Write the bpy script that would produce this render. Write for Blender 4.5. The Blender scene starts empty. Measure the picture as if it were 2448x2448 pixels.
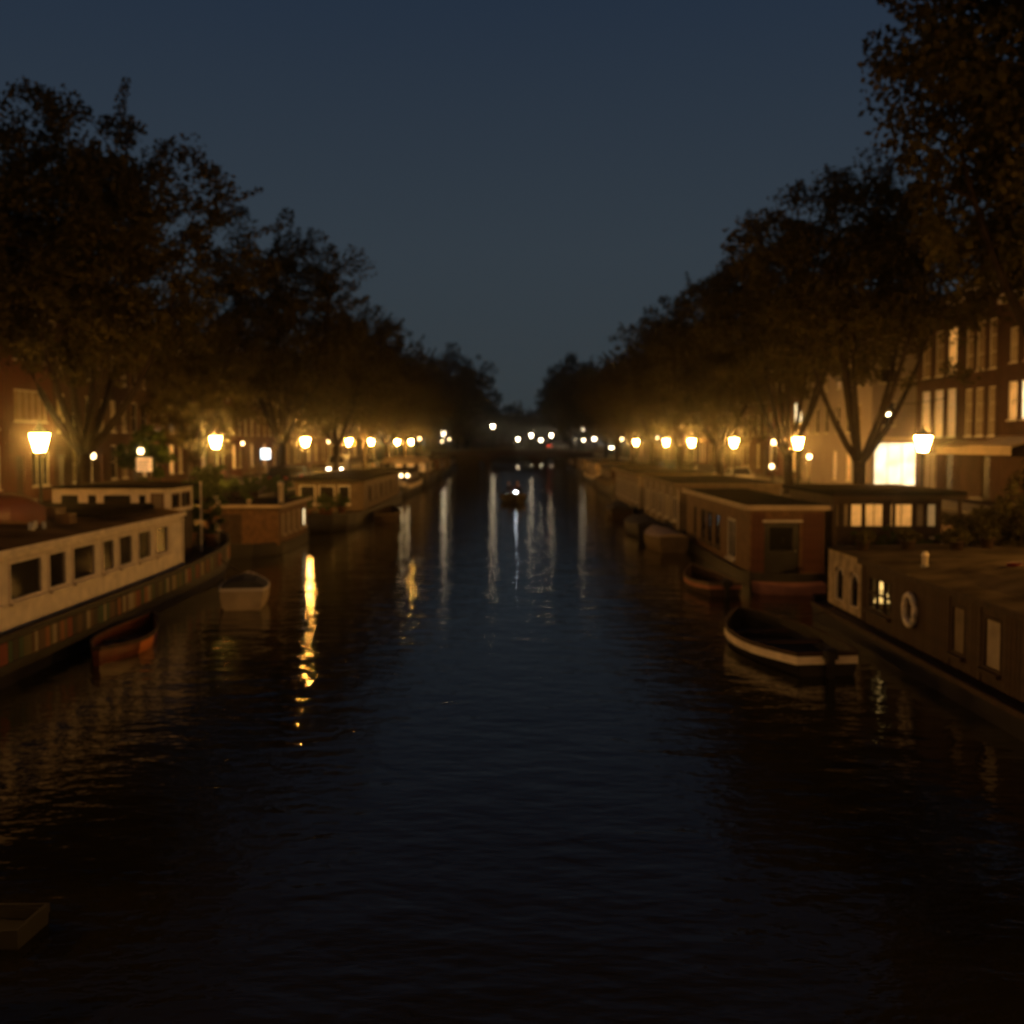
import bpy, math, random
import numpy as np
from mathutils import Vector, Matrix

R = math.radians
scene = bpy.context.scene
col = scene.collection

# ------------------------------------------------------------------ camera
CAM_H = 4.9
F = 2767.0            # focal length in pixels of the 2448 px photograph
HORIZON = 1057.0
cam_d = bpy.data.cameras.new("camera")
cam = bpy.data.objects.new("camera", cam_d)
col.objects.link(cam)
cam.location = (0, 0, CAM_H)
PITCH = math.atan((1224 - HORIZON) / F)
cam.rotation_euler = (math.pi / 2 - PITCH, 0, 0)
cam_d.sensor_width = 36
cam_d.lens = 36 * F / 2448
cam_d.clip_end = 4000
cam_d.dof.use_dof = True          # the photograph is focused too near: everything is a little soft
cam_d.dof.focus_distance = 6.0
cam_d.dof.aperture_fstop = 1.65
scene.camera = cam

# ------------------------------------------------------------------ sky
world = bpy.data.worlds.new("World")
scene.world = world
world.use_nodes = True
wn, wl = world.node_tree.nodes, world.node_tree.links
wn.clear()
wout = wn.new("ShaderNodeOutputWorld")
bg = wn.new("ShaderNodeBackground")
sky = wn.new("ShaderNodeTexSky")
sky.sky_type = 'NISHITA'
sky.sun_disc = False
SUN_EL, SUN_ROT = -6.5, 115
sky.sun_elevation = R(SUN_EL)
sky.sun_rotation = R(SUN_ROT)
sky.altitude = 0
sky.ozone_density = 2.0
tc = wn.new("ShaderNodeTexCoord")
sep = wn.new("ShaderNodeSeparateXYZ")
ramp = wn.new("ShaderNodeValToRGB")        # town glow under the night sky, stronger near the horizon
els = ramp.color_ramp.elements
els[0].position = 0.0
els[0].color = (0.034, 0.0445, 0.049, 1)
els[1].position = 0.58
els[1].color = (0.0035, 0.0055, 0.010, 1)
e = els.new(0.16); e.color = (0.031, 0.0435, 0.057, 1)
e = els.new(0.36); e.color = (0.0165, 0.0285, 0.051, 1)
mul = wn.new("ShaderNodeVectorMath"); mul.operation = 'SCALE'
mul.inputs[3].default_value = 0.10
add = wn.new("ShaderNodeVectorMath"); add.operation = 'ADD'
wl.new(tc.outputs["Generated"], sep.inputs[0])
wl.new(sep.outputs[2], ramp.inputs[0])
wl.new(sky.outputs[0], mul.inputs[0])
wl.new(mul.outputs[0], add.inputs[0])
wl.new(ramp.outputs[0], add.inputs[1])
wl.new(add.outputs[0], bg.inputs[0])
bg.inputs[1].default_value = 1.0
wl.new(bg.outputs[0], wout.inputs[0])

# the last of the daylight, far below what a sun gives by day
sun_d = bpy.data.lights.new("sun", 'SUN')
sun_d.energy = 0.004
sun_d.angle = R(20)
sun_d.color = (0.75, 0.85, 1.0)
sun = bpy.data.objects.new("sun", sun_d)
sun.rotation_euler = (R(75), 0, R(-SUN_ROT))
sun.location = (0, 0, 60)
col.objects.link(sun)

scene.view_settings.view_transform = 'Standard'
scene.view_settings.look = 'None'
scene.view_settings.exposure = 0
scene.view_settings.gamma = 1
scene.view_settings.use_curve_mapping = False
cy = scene.cycles
cy.max_bounces = 4
cy.diffuse_bounces = 2
cy.glossy_bounces = 2
cy.transmission_bounces = 3
cy.transparent_max_bounces = 6
cy.caustics_reflective = False
cy.caustics_refractive = False
cy.sample_clamp_indirect = 6
cy.use_denoising = True

LAMP = 600.0          # radiance of the amber lantern glass
QZ = 1.5              # quay level above the water

# ------------------------------------------------------------------ materials
MATS = {}
def mat(name, c, rough=0.7, var=0.25, scale=3.0, bump=0.0, spec=0.3, metal=0.0, emit=None, es=0.0):
    if name in MATS:
        return MATS[name]
    m = bpy.data.materials.new(name)
    m.use_nodes = True
    nt = m.node_tree
    b = nt.nodes["Principled BSDF"]
    b.inputs["Roughness"].default_value = rough
    b.inputs["Specular IOR Level"].default_value = spec
    b.inputs["Metallic"].default_value = metal
    t = nt.nodes.new("ShaderNodeTexCoord")
    n = nt.nodes.new("ShaderNodeTexNoise")
    n.inputs["Scale"].default_value = scale
    n.inputs["Detail"].default_value = 5
    nt.links.new(t.outputs["Object"], n.inputs["Vector"])
    r = nt.nodes.new("ShaderNodeValToRGB")
    r.color_ramp.elements[0].position = 0.3
    r.color_ramp.elements[1].position = 0.7
    r.color_ramp.elements[0].color = (*[x * (1 - var) for x in c], 1)
    r.color_ramp.elements[1].color = (*[min(1, x * (1 + var)) for x in c], 1)
    nt.links.new(n.outputs["Fac"], r.inputs[0])
    nt.links.new(r.outputs[0], b.inputs["Base Color"])
    if bump:
        bp = nt.nodes.new("ShaderNodeBump")
        bp.inputs["Strength"].default_value = bump
        bp.inputs["Distance"].default_value = 0.03
        nt.links.new(n.outputs["Fac"], bp.inputs["Height"])
        nt.links.new(bp.outputs[0], b.inputs["Normal"])
    if emit:
        b.inputs["Emission Color"].default_value = (*emit, 1)
        b.inputs["Emission Strength"].default_value = es
    MATS[name] = m
    return m

def brickmat(name, c1, c2, mortar, sc=1.0, axis='Y'):
    if name in MATS:
        return MATS[name]
    m = bpy.data.materials.new(name)
    m.use_nodes = True
    nt = m.node_tree
    b = nt.nodes["Principled BSDF"]
    b.inputs["Roughness"].default_value = 0.9
    b.inputs["Specular IOR Level"].default_value = 0.08
    t = nt.nodes.new("ShaderNodeTexCoord")
    s = nt.nodes.new("ShaderNodeSeparateXYZ")
    cx = nt.nodes.new("ShaderNodeCombineXYZ")
    ad = nt.nodes.new("ShaderNodeMath"); ad.operation = 'ADD'
    br = nt.nodes.new("ShaderNodeTexBrick")
    br.inputs["Color1"].default_value = (*c1, 1)
    br.inputs["Color2"].default_value = (*c2, 1)
    br.inputs["Mortar"].default_value = (*mortar, 1)
    br.inputs["Scale"].default_value = sc
    br.inputs["Brick Width"].default_value = 0.22
    br.inputs["Row Height"].default_value = 0.07
    br.inputs["Mortar Size"].default_value = 0.008
    nt.links.new(t.outputs["Object"], s.inputs[0])
    nt.links.new(s.outputs[0], ad.inputs[0])
    nt.links.new(s.outputs[1], ad.inputs[1])
    nt.links.new(ad.outputs[0], cx.inputs[0])
    if axis == 'FLAT':
        nt.links.new(t.outputs["Object"], br.inputs["Vector"])
    else:
        nt.links.new(s.outputs[2], cx.inputs[1])
        nt.links.new(cx.outputs[0], br.inputs["Vector"])
    n = nt.nodes.new("ShaderNodeTexNoise"); n.inputs["Scale"].default_value = 0.7; n.inputs["Detail"].default_value = 6
    nt.links.new(t.outputs["Object"], n.inputs["Vector"])
    mx = nt.nodes.new("ShaderNodeMix"); mx.data_type = 'RGBA'; mx.blend_type = 'MULTIPLY'
    mx.inputs[0].default_value = 0.7
    nt.links.new(br.outputs["Color"], mx.inputs[6])
    nt.links.new(n.outputs["Fac"], mx.inputs[7])
    nt.links.new(mx.outputs[2], b.inputs["Base Color"])
    bp = nt.nodes.new("ShaderNodeBump"); bp.inputs["Strength"].default_value = 0.4; bp.inputs["Distance"].default_value = 0.01
    bp.invert = True
    nt.links.new(br.outputs["Fac"], bp.inputs["Height"])
    nt.links.new(bp.outputs[0], b.inputs["Normal"])
    MATS[name] = m
    return m

def emat(name, c, s, base=(0.6, 0.55, 0.45), var=0.0, scale=1.5):
    """a surface that gives off light; var breaks it up like a room behind glass"""
    if name in MATS:
        return MATS[name]
    m = mat(name, base, 0.35, 0.1, spec=0.4, emit=c, es=s)
    if var:
        nt = m.node_tree
        t = nt.nodes.new("ShaderNodeTexCoord")
        n = nt.nodes.new("ShaderNodeTexNoise"); n.inputs["Scale"].default_value = scale; n.inputs["Detail"].default_value = 3
        mr = nt.nodes.new("ShaderNodeMapRange")
        mr.inputs[1].default_value = 0.35; mr.inputs[2].default_value = 0.65
        mr.inputs[3].default_value = s * (1 - var); mr.inputs[4].default_value = s * (1 + var)
        nt.links.new(t.outputs["Object"], n.inputs["Vector"])
        nt.links.new(n.outputs["Fac"], mr.inputs[0])
        nt.links.new(mr.outputs[0], nt.nodes["Principled BSDF"].inputs["Emission Strength"])
    return m

def leafmat(name, c1, c2):
    m = bpy.data.materials.new(name)
    m.use_nodes = True
    nt = m.node_tree
    nt.nodes.clear()
    o = nt.nodes.new("ShaderNodeOutputMaterial")
    d = nt.nodes.new("ShaderNodeBsdfDiffuse")
    tr = nt.nodes.new("ShaderNodeBsdfTranslucent")
    mx = nt.nodes.new("ShaderNodeMixShader"); mx.inputs[0].default_value = 0.3
    g = nt.nodes.new("ShaderNodeNewGeometry")
    r = nt.nodes.new("ShaderNodeValToRGB")
    r.color_ramp.elements[0].color = (*c1, 1)
    r.color_ramp.elements[1].color = (*c2, 1)
    nt.links.new(g.outputs["Random Per Island"], r.inputs[0])
    for s in (d, tr):
        nt.links.new(r.outputs[0], s.inputs[0])
    nt.links.new(d.outputs[0], mx.inputs[1]); nt.links.new(tr.outputs[0], mx.inputs[2])
    nt.links.new(mx.outputs[0], o.inputs[0])
    MATS[name] = m
    return m

AMBER = (1.0, 0.44, 0.075)
WARMW = (1.0, 0.86, 0.62)
WHITE = mat("white_paint", (0.80, 0.71, 0.55), 0.55, 0.18, 2.5)
CREAM = mat("cream_paint", (0.48, 0.38, 0.25), 0.6, 0.15, 2.0)
TRIM = mat("trim_paint", (0.62, 0.58, 0.5), 0.5, 0.12, 3.0)
DARK = mat("black_paint", (0.018, 0.017, 0.016), 0.45, 0.3, 2.0)
TAR = mat("tarred_steel", (0.022, 0.020, 0.018), 0.5, 0.5, 1.2, 0.3)
STEEL = mat("galvanised_steel", (0.32, 0.32, 0.31), 0.45, 0.2, 6.0, metal=0.6)
IRON = mat("lamp_iron", (0.02, 0.026, 0.022), 0.5, 0.2, 5.0)
ROOF = mat("bitumen_roof", (0.014, 0.012, 0.011), 1.0, 0.4, 1.5, 0.4, spec=0.0)
TARP = mat("brown_canvas", (0.055, 0.039, 0.020), 1.0, 0.5, 0.9, 0.5, spec=0.0)
FELT = mat("roof_felt", (0.12, 0.078, 0.04), 1.0, 0.6, 0.8, 0.6, spec=0.0)
GREYR = mat("grey_brown_roofing", (0.095, 0.075, 0.05), 1.0, 0.5, 0.9, 0.6, spec=0.0)
WOODD = mat("dark_wood", (0.048, 0.028, 0.016), 0.7, 0.4, 4.0, 0.3)
WOOD = mat("brown_wood", (0.15, 0.08, 0.036), 0.7, 0.35, 4.0, 0.3)
REDW = mat("red_brown_wood", (0.10, 0.036, 0.022), 0.7, 0.35, 4.0, 0.3)
TANW = mat("tan_wood", (0.15, 0.108, 0.064), 0.7, 0.25, 3.0, 0.2)
REDP = mat("red_orange_paint", (0.14, 0.045, 0.021), 0.3, 0.25, 2.0, spec=0.5)
ORNG = mat("orange_paint", (0.60, 0.20, 0.05), 0.5, 0.2, 2.0)
GLASS = mat("window_glass", (0.012, 0.012, 0.012), 0.06, 0.2, 1.0, spec=0.5)
CURT = mat("window_curtain", (0.42, 0.36, 0.25), 0.8, 0.25, 2.0)
CURTD = mat("window_blind", (0.24, 0.19, 0.12), 0.8, 0.3, 2.0)
BARK = mat("bark", (0.028, 0.021, 0.015), 0.95, 0.4, 2.5, 0.8, spec=0.1)
RUBBER = mat("black_rubber", (0.012, 0.012, 0.012), 0.8, 0.2)
GREYC = mat("grey_tarpaulin", (0.05, 0.052, 0.055), 0.8, 0.3, 2.0, 0.4)
TERRA = mat("terracotta", (0.3, 0.14, 0.08), 0.85, 0.2)
STONE = mat("quay_stone", (0.2, 0.18, 0.15), 0.9, 0.3, 2.0, 0.4)
BRK_D = brickmat("dark_brick", (0.115, 0.054, 0.032), (0.079, 0.036, 0.023), (0.144, 0.122, 0.094))
BRK_R = brickmat("red_brick", (0.187, 0.061, 0.036), (0.137, 0.047, 0.029), (0.158, 0.130, 0.101))
BRK_B = brickmat("brown_brick", (0.202, 0.122, 0.072), (0.158, 0.094, 0.054), (0.180, 0.144, 0.108))
PLAST = mat("pink_render", (0.33, 0.29, 0.27), 0.9, 0.12, 0.8)
PLASTW = mat("pale_render", (0.24, 0.20, 0.15), 0.9, 0.12, 0.8)
COBBLE = brickmat("street_brick", (0.09, 0.058, 0.042), (0.07, 0.046, 0.034), (0.05, 0.04, 0.035), axis='FLAT')
LEAF = leafmat("leaf", (0.046, 0.046, 0.019), (0.105, 0.090, 0.034))
LEAF2 = leafmat("leaf_green", (0.035, 0.06, 0.015), (0.08, 0.12, 0.03))
CLEAR = bpy.data.materials.new("clear_glass"); CLEAR.use_nodes = True
_n = CLEAR.node_tree.nodes; _n.clear()
_o = _n.new("ShaderNodeOutputMaterial"); _t = _n.new("ShaderNodeBsdfTransparent"); _g = _n.new("ShaderNodeBsdfGlossy"); _m = _n.new("ShaderNodeMixShader")
_g.inputs["Roughness"].default_value = 0.03; _m.inputs[0].default_value = 0.08
CLEAR.node_tree.links.new(_t.outputs[0], _m.inputs[1]); CLEAR.node_tree.links.new(_g.outputs[0], _m.inputs[2]); CLEAR.node_tree.links.new(_m.outputs[0], _o.inputs[0])
LIT = emat("lit_room", (1.0, 0.43, 0.09), 0.55, base=(0.18,0.12,0.06), var=0.35)
LITB = emat("bright_room", (1.0, 0.8, 0.45), 1.8, var=0.3)
LITD = emat("dim_room", (1.0, 0.58, 0.2), 0.2, base=(0.4,0.3,0.18), var=0.35)
SHOP = emat("shop_light", (1.0, 0.80, 0.46), 1.9, var=0.35, scale=0.9)
LANT = emat("lantern_glass", AMBER, LAMP)
LANTW = emat("white_lantern_glass", (1.0, 0.80, 0.50), 24.0)
HEADL = emat("headlight_lens", (1.0, 0.86, 0.66), 30.0)
HEADB = emat("bow_light_lens", (0.8, 0.92, 1.0), 45.0)
TAILL = emat("tail_light_lens", (1.0, 0.06, 0.02), 8.0, base=(0.4, 0.02, 0.02))
TAILOFF = mat("tail_light_off", (0.3, 0.02, 0.02), 0.3, 0.1)
HEADOFF = mat("headlight_off", (0.5, 0.5, 0.48), 0.15, 0.1, spec=0.6)
SIGNB = emat("blue_white_sign_light", (0.75, 0.9, 1.0), 3.5)
SIGNO = emat("orange_sign_light", (1.0, 0.5, 0.2), 0.55, var=0.3, scale=6)
SMALLB = emat("small_bulb", (1.0,0.7,0.34), 9.0)

# ------------------------------------------------------------------ helpers
def tag(o, label, cat, group=None):
    o["label"] = label; o["category"] = cat
    if group: o["group"] = group
    return o
def thing(name, loc, label, cat, group=None):
    o = bpy.data.objects.new(name, None)
    o.empty_display_size = 0.3
    col.objects.link(o); o.location = loc
    return tag(o, label, cat, group)
def offset_of(parent):
    v = Vector((0, 0, 0))
    while parent is not None:
        v = v + parent.location
        parent = parent.parent
    return v

class MB:
    def __init__(s): s.v = []; s.f = []
    def add(s, vs, fs):
        n = len(s.v); s.v += [tuple(p) for p in vs]; s.f += [tuple(i + n for i in f) for f in fs]; return s
    def box(s, x0, x1, y0, y1, z0, z1):
        return s.add([(x0,y0,z0),(x1,y0,z0),(x1,y1,z0),(x0,y1,z0),(x0,y0,z1),(x1,y0,z1),(x1,y1,z1),(x0,y1,z1)],
                     [(0,3,2,1),(4,5,6,7),(0,1,5,4),(1,2,6,5),(2,3,7,6),(3,0,4,7)])
    def bbox(s, x0, x1, y0, y1, z0, z1, b=0.02):
        """box with chamfered vertical and top edges"""
        def ring(d, z): return [(x0+d+b,y0+d,z),(x1-d-b,y0+d,z),(x1-d,y0+d+b,z),(x1-d,y1-d-b,z),(x1-d-b,y1-d,z),(x0+d+b,y1-d,z),(x0+d,y1-d-b,z),(x0+d,y0+d+b,z)]
        return s.loft([ring(0,z0), ring(0,z1-b), ring(b,z1)], True)
    def loft(s, rings, closed=True, caps=True):
        n = len(rings[0]); vs = [p for r in rings for p in r]; fs = []
        for i in range(len(rings)-1):
            for j in range(n if closed else n-1):
                k = (j+1) % n
                fs.append((i*n+j, i*n+k, (i+1)*n+k, (i+1)*n+j))
        if caps and closed:
            fs.append(tuple(reversed(range(n)))); fs.append(tuple((len(rings)-1)*n+j for j in range(n)))
        return s.add(vs, fs)
    def tube(s, path, r, n=6, caps=True):
        rings = []; m = len(path); P = [Vector(p) for p in path]
        for i, p in enumerate(P):
            t = (P[min(i+1,m-1)] - P[max(i-1,0)])
            if t.length < 1e-9: t = Vector((0,0,1))
            t.normalize()
            a = Vector((0,0,1)) if abs(t.z) < 0.9 else Vector((1,0,0))
            u = t.cross(a).normalized(); w = t.cross(u)
            rr = r[i] if isinstance(r, (list,tuple)) else r
            rings.append([p + u*(rr*math.cos(2*math.pi*k/n)) + w*(rr*math.sin(2*math.pi*k/n)) for k in range(n)])
        return s.loft(rings, True, caps)
    def lathe(s, prof, n=10, c=(0,0,0), ph=0.0):
        rings = [[(c[0]+r*math.cos(2*math.pi*k/n+ph), c[1]+r*math.sin(2*math.pi*k/n+ph), c[2]+z) for k in range(n)] for r, z in prof]
        return s.loft(rings, True, True)
    def prism(s, poly, axis, a, b):
        """poly of 2D points, extruded along axis from a to b"""
        def P(p, t):
            return {'x': (t,p[0],p[1]), 'y': (p[0],t,p[1]), 'z': (p[0],p[1],t)}[axis]
        n = len(poly)
        return s.add([P(p,a) for p in poly]+[P(p,b) for p in poly],
                     [tuple(reversed(range(n))), tuple(range(n,2*n))]+[(i,(i+1)%n,(i+1)%n+n,i+n) for i in range(n)])
    def band(s, path, zt, zb, out, closed=False):
        """strip of rectangular section hung outside a path (outside = right of travel)"""
        P = [Vector(p) for p in path]; m = len(P); rings = []
        for i, p in enumerate(P):
            t = P[(i+1) % m if closed else min(i+1,m-1)] - P[(i-1) % m if closed else max(i-1,0)]
            nrm = Vector((t.y, -t.x, 0)).normalized()
            o = nrm*out
            rings.append([p+Vector((0,0,zb))-o*0.5, p+Vector((0,0,zb))+o, p+Vector((0,0,zt))+o, p+Vector((0,0,zt))-o*0.5])
        if closed: return s.loft(rings+[rings[0]], True, False)
        return s.loft(rings, True, True)
    def mesh(s, name, material, smooth=False):
        me = bpy.data.meshes.new(name)
        me.from_pydata(s.v, [], s.f); me.update()
        if material: me.materials.append(material)
        if smooth: me.shade_smooth()
        return me
    def build(s, name, material, parent=None, smooth=False):
        off = offset_of(parent)
        s.v = [(p[0]-off.x, p[1]-off.y, p[2]-off.z) for p in s.v]
        o = bpy.data.objects.new(name, s.mesh(name, material, smooth))
        col.objects.link(o); o.parent = parent
        return o

def fixnormals(o):
    import bmesh
    b = bmesh.new(); b.from_mesh(o.data); bmesh.ops.recalc_face_normals(b, faces=b.faces); b.to_mesh(o.data); b.free()
    return o
def put(name, me, parent, loc, rz=0.0, sc=None):
    o = bpy.data.objects.new(name, me); col.objects.link(o); o.parent = parent
    off = offset_of(parent)
    o.location = Vector(loc) - off; o.rotation_euler = (0, 0, rz)
    if sc: o.scale = sc
    return o
def structure(name, mb, m):
    o = mb.build(name, m); o["kind"] = "structure"; return o
def copy_tree(o, parent=None):
    c = o.copy(); col.objects.link(c); c.parent = parent
    for ch in list(o.children): copy_tree(ch, c)
    return c
def at(px, py, Y):
    """point on the ray through photo pixel (px, py) at distance Y down the canal"""
    v = (1224 - py) / F; u = (px - 1224) / F
    yy = math.cos(PITCH) + v * math.sin(PITCH); zz = -math.sin(PITCH) + v * math.cos(PITCH)
    k = Y / yy
    return Vector((u * k, Y, CAM_H + zz * k))

# windows: frame with panes, meshes shared by size; local x = width, local -y = outside
WINC = {}
def window(parent, loc, rz, w, h, nx=1, nz=1, frame=None, pane=None, sill=True, fw=0.07, name="window"):
    frame = frame or TRIM; pane = pane or GLASS
    key = (round(w,2), round(h,2), nx, nz, frame.name, fw, sill)
    if key not in WINC:
        m = MB()
        m.box(-w/2, -w/2+fw, -0.06, 0.05, 0, h); m.box(w/2-fw, w/2, -0.06, 0.05, 0, h)
        m.box(-w/2+fw, w/2-fw, -0.06, 0.05, 0, fw); m.box(-w/2+fw, w/2-fw, -0.06, 0.05, h-fw, h)
        b = fw*0.6
        for i in range(1, nx):
            x = -w/2+w*i/nx; m.box(x-b/2, x+b/2, -0.045, 0.04, fw, h-fw)
        for k in range(1, nz):
            z = h*k/nz; m.box(-w/2+fw, w/2-fw, -0.05, 0.03, z-b/2, z+b/2)
        if sill: m.box(-w/2-0.06, w/2+0.06, -0.16, -0.063, -0.07, 0.0)
        WINC[key] = m.mesh(name, frame)
    kp = ("pane", round(w,2), round(h,2), fw, pane.name)
    if kp not in WINC:
        WINC[kp] = MB().box(-w/2+fw*0.7, w/2-fw*0.7, -0.012, 0.012, fw*0.7, h-fw*0.7).mesh("pane", pane)
    o = put(name, WINC[key], parent, loc, rz)
    p = bpy.data.objects.new("pane", WINC[kp]); col.objects.link(p); p.parent = o
    return o

def wall_holes(mb, o, rz, width, z0, z1, holes, depth=0.16):
    """flat wall in the plane through o turned by rz, local x from 0 to width, with window openings and reveals"""
    c, s = math.cos(rz), math.sin(rz)
    def T(x, y, z): return (o[0]+x*c-y*s, o[1]+x*s+y*c, z)
    xs = sorted({0.0, width, *[round(h[0],4) for h in holes], *[round(h[1],4) for h in holes]})
    zs = sorted({z0, z1, *[round(h[2],4) for h in holes], *[round(h[3],4) for h in holes]})
    for i in range(len(xs)-1):
        for k in range(len(zs)-1):
            xm, zm = (xs[i]+xs[i+1])/2, (zs[k]+zs[k+1])/2
            if any(h[0] < xm < h[1] and h[2] < zm < h[3] for h in holes): continue
            mb.add([T(xs[i],0,zs[k]),T(xs[i+1],0,zs[k]),T(xs[i+1],0,zs[k+1]),T(xs[i],0,zs[k+1])],[(0,1,2,3)])
    for a, b, p, q in holes:
        mb.add([T(a,0,p),T(b,0,p),T(b,0,q),T(a,0,q),T(a,depth,p),T(b,depth,p),T(b,depth,q),T(a,depth,q)],
               [(0,4,5,1),(1,5,6,2),(2,6,7,3),(3,7,4,0)])
    return mb

# ------------------------------------------------------------------ ground, water
WATER = bpy.data.materials.new("canal_water")
WATER.use_nodes = True
nt = WATER.node_tree
b = nt.nodes["Principled BSDF"]
b.inputs["Base Color"].default_value = (0.011, 0.0105, 0.007, 1)
b.inputs["Roughness"].default_value = 0.05
b.inputs["IOR"].default_value = 1.33
b.inputs["Specular IOR Level"].default_value = 0.33
t = nt.nodes.new("ShaderNodeTexCoord")
prev = None
for sc, dist, stren in ((0.35, 0.22, 0.13), (1.3, 0.09, 0.38), (4.5, 0.03, 0.34)):
    mp = nt.nodes.new("ShaderNodeMapping")
    mp.inputs["Scale"].default_value = (sc*0.8, sc*1.25, sc)
    mp.inputs["Rotation"].default_value = (0, 0, R(12*sc))
    n = nt.nodes.new("ShaderNodeTexNoise"); n.inputs["Scale"].default_value = 1.0; n.inputs["Detail"].default_value = 2.5
    bp = nt.nodes.new("ShaderNodeBump"); bp.inputs["Strength"].default_value = stren; bp.inputs["Distance"].default_value = dist
    nt.links.new(t.outputs["Object"], mp.inputs[0]); nt.links.new(mp.outputs[0], n.inputs["Vector"])
    nt.links.new(n.outputs["Fac"], bp.inputs["Height"])
    if prev: nt.links.new(prev.outputs[0], bp.inputs["Normal"])
    prev = bp
nt.links.new(prev.outputs[0], b.inputs["Normal"])
wm = MB().add([(-60,-60,0),(60,-60,0),(60,1200,0),(-60,1200,0)],[(0,1,2,3)])
structure("water", wm, WATER)

QX = 15.2
for s, nm in ((-1, "left"), (1, "right")):
    m = MB()
    x = sorted((s*QX, s*900))
    m.box(x[0], x[1], -80, 1300, -2, QZ)
    structure("ground_"+nm, m, COBBLE)
    m = MB()
    xs = sorted((s*(QX-0.04), s*(QX+0.45)))
    m.box(xs[0], xs[1], -80, 700, QZ-0.18, QZ+0.10)
    structure("quay_edge_"+nm, m, STONE)
    m = MB()
    xs = sorted((s*21.6, s*24.5))
    m.box(xs[0], xs[1], -80, 700, QZ-0.05, QZ+0.12)
    structure("pavement_"+nm, m, STONE)
m = MB(); m.box(-QX, QX, 428, 1300, -2, QZ-0.004)
structure("ground_far", m, COBBLE)
structure("bank_left", MB().box(-QX-0.2, -7.0, 247, 428, -2, QZ-0.008), STONE)
structure("bank_right", MB().box(9.0, QX+0.2, 247, 428, -2, QZ-0.008), STONE)

# ------------------------------------------------------------------ street lamps
def lamp_proto(name, glass, hgt, white=False):
    root = thing(name, (0,0,0), "", "street lamp")
    m = MB()
    m.lathe([(0.17,0),(0.17,0.12),(0.12,0.2),(0.13,0.55),(0.085,0.7),(0.075,1.1),(0.06,1.2),(0.045,2.0),(0.04,hgt-0.55),(0.075,hgt-0.5),(0.045,hgt-0.42),(0.05,hgt-0.33)], 10)
    m.build("post", IRON, root, True)
    z = hgt-0.34
    m = MB(); m.lathe([(0.05,z-0.03),(0.16,z),(0.16,z+0.03),(0.05,z+0.03)], 6)
    for k in range(6):
        a = 2*math.pi*k/6
        c, s = math.cos(a), math.sin(a)
        m.tube([(0.175*c,0.175*s,z+0.02),(0.335*c,0.335*s,z+0.62)], 0.012, 4)
    m.build("lantern_frame", IRON, root)
    m = MB(); m.lathe([(0.165,z+0.032),(0.32,z+0.61)], 6)
    m.build("lantern_glass", glass, root)
    m = MB(); m.lathe([(0.38,z+0.615),(0.37,z+0.65),(0.22,z+0.77),(0.13,z+0.80),(0.13,z+0.87),(0.05,z+0.91),(0.03,z+1.02),(0.004,z+1.07)], 12)
    m.build("lantern_cap", IRON, root, True)
    return root
LP_H = 3.4
proto = lamp_proto("street_lamp", LANT, LP_H)
ord_ = ["", "first", "second", "third", "fourth", "fifth", "sixth", "seventh", "eighth", "ninth", "tenth", "eleventh"]
used = False
def place_lamp(x, y, label, group, zoff=0.0):
    global used
    o = proto if not used else copy_tree(proto)
    used = True
    o.location = (x, y, QZ+zoff); o["label"] = label; o["group"] = group
    o.rotation_euler = (0, 0, random.random())
    return o
random.seed(3)
# pixel x of each lamp along the quays
LX = [97, 517, 731, 835, 888, 950, 983]
RX = [2205, 1907, 1754, 1653, 1592, 1520]
lmk = ["amber street lamp with six-sided lantern beside the white cabin houseboat", "amber street lamp on quay above the brown houseboat with cream trim",
       "amber street lamp next to a pale trunk behind the dark glazed houseboat", "amber street lamp standing just beyond the van with lit headlights",
       "amber street lamp, second beyond the van with lit headlights", "amber street lamp on quay above the cream canopy boat",
       "amber street lamp at the far end of the cream canopy boat"]
for px, lb in zip(LX, lmk):
    Y = 16.0*F/(1224-px)
    place_lamp(-16.0, Y, lb, "amber lamps along the quay of the white cabin houseboat")
rmk = ["amber street lamp in front of the bright lit shop window", "amber street lamp between the forked tree and the tall windows lit white",
       "amber street lamp past the forked tree, behind the plank houseboat roof", "amber street lamp on quay behind the pale panelled houseboat",
       "amber street lamp on quay beyond the pale panelled houseboat", "amber street lamp on quay near the far bridge end past the pale boats"]
for px, lb in zip(RX, rmk):
    Y = 16.0*F/(px-1224)
    place_lamp(16.0, Y, lb, "amber lamps along the quay of the plank houseboat", -0.05)
for x, y, zo in ((-16,15,0),(-16,-9,0),(16,24,0),(16,3,0),(16,-16,0),(-12.5,-1.6,1.7),(12.5,-1.6,1.7)):  # all unseen; the bridge pair is added to brighten the boats' near sides
    place_lamp(x, y, "unseen amber street lamp on or beside the near bridge", "amber lamps beside the near bridge", zo)

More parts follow.
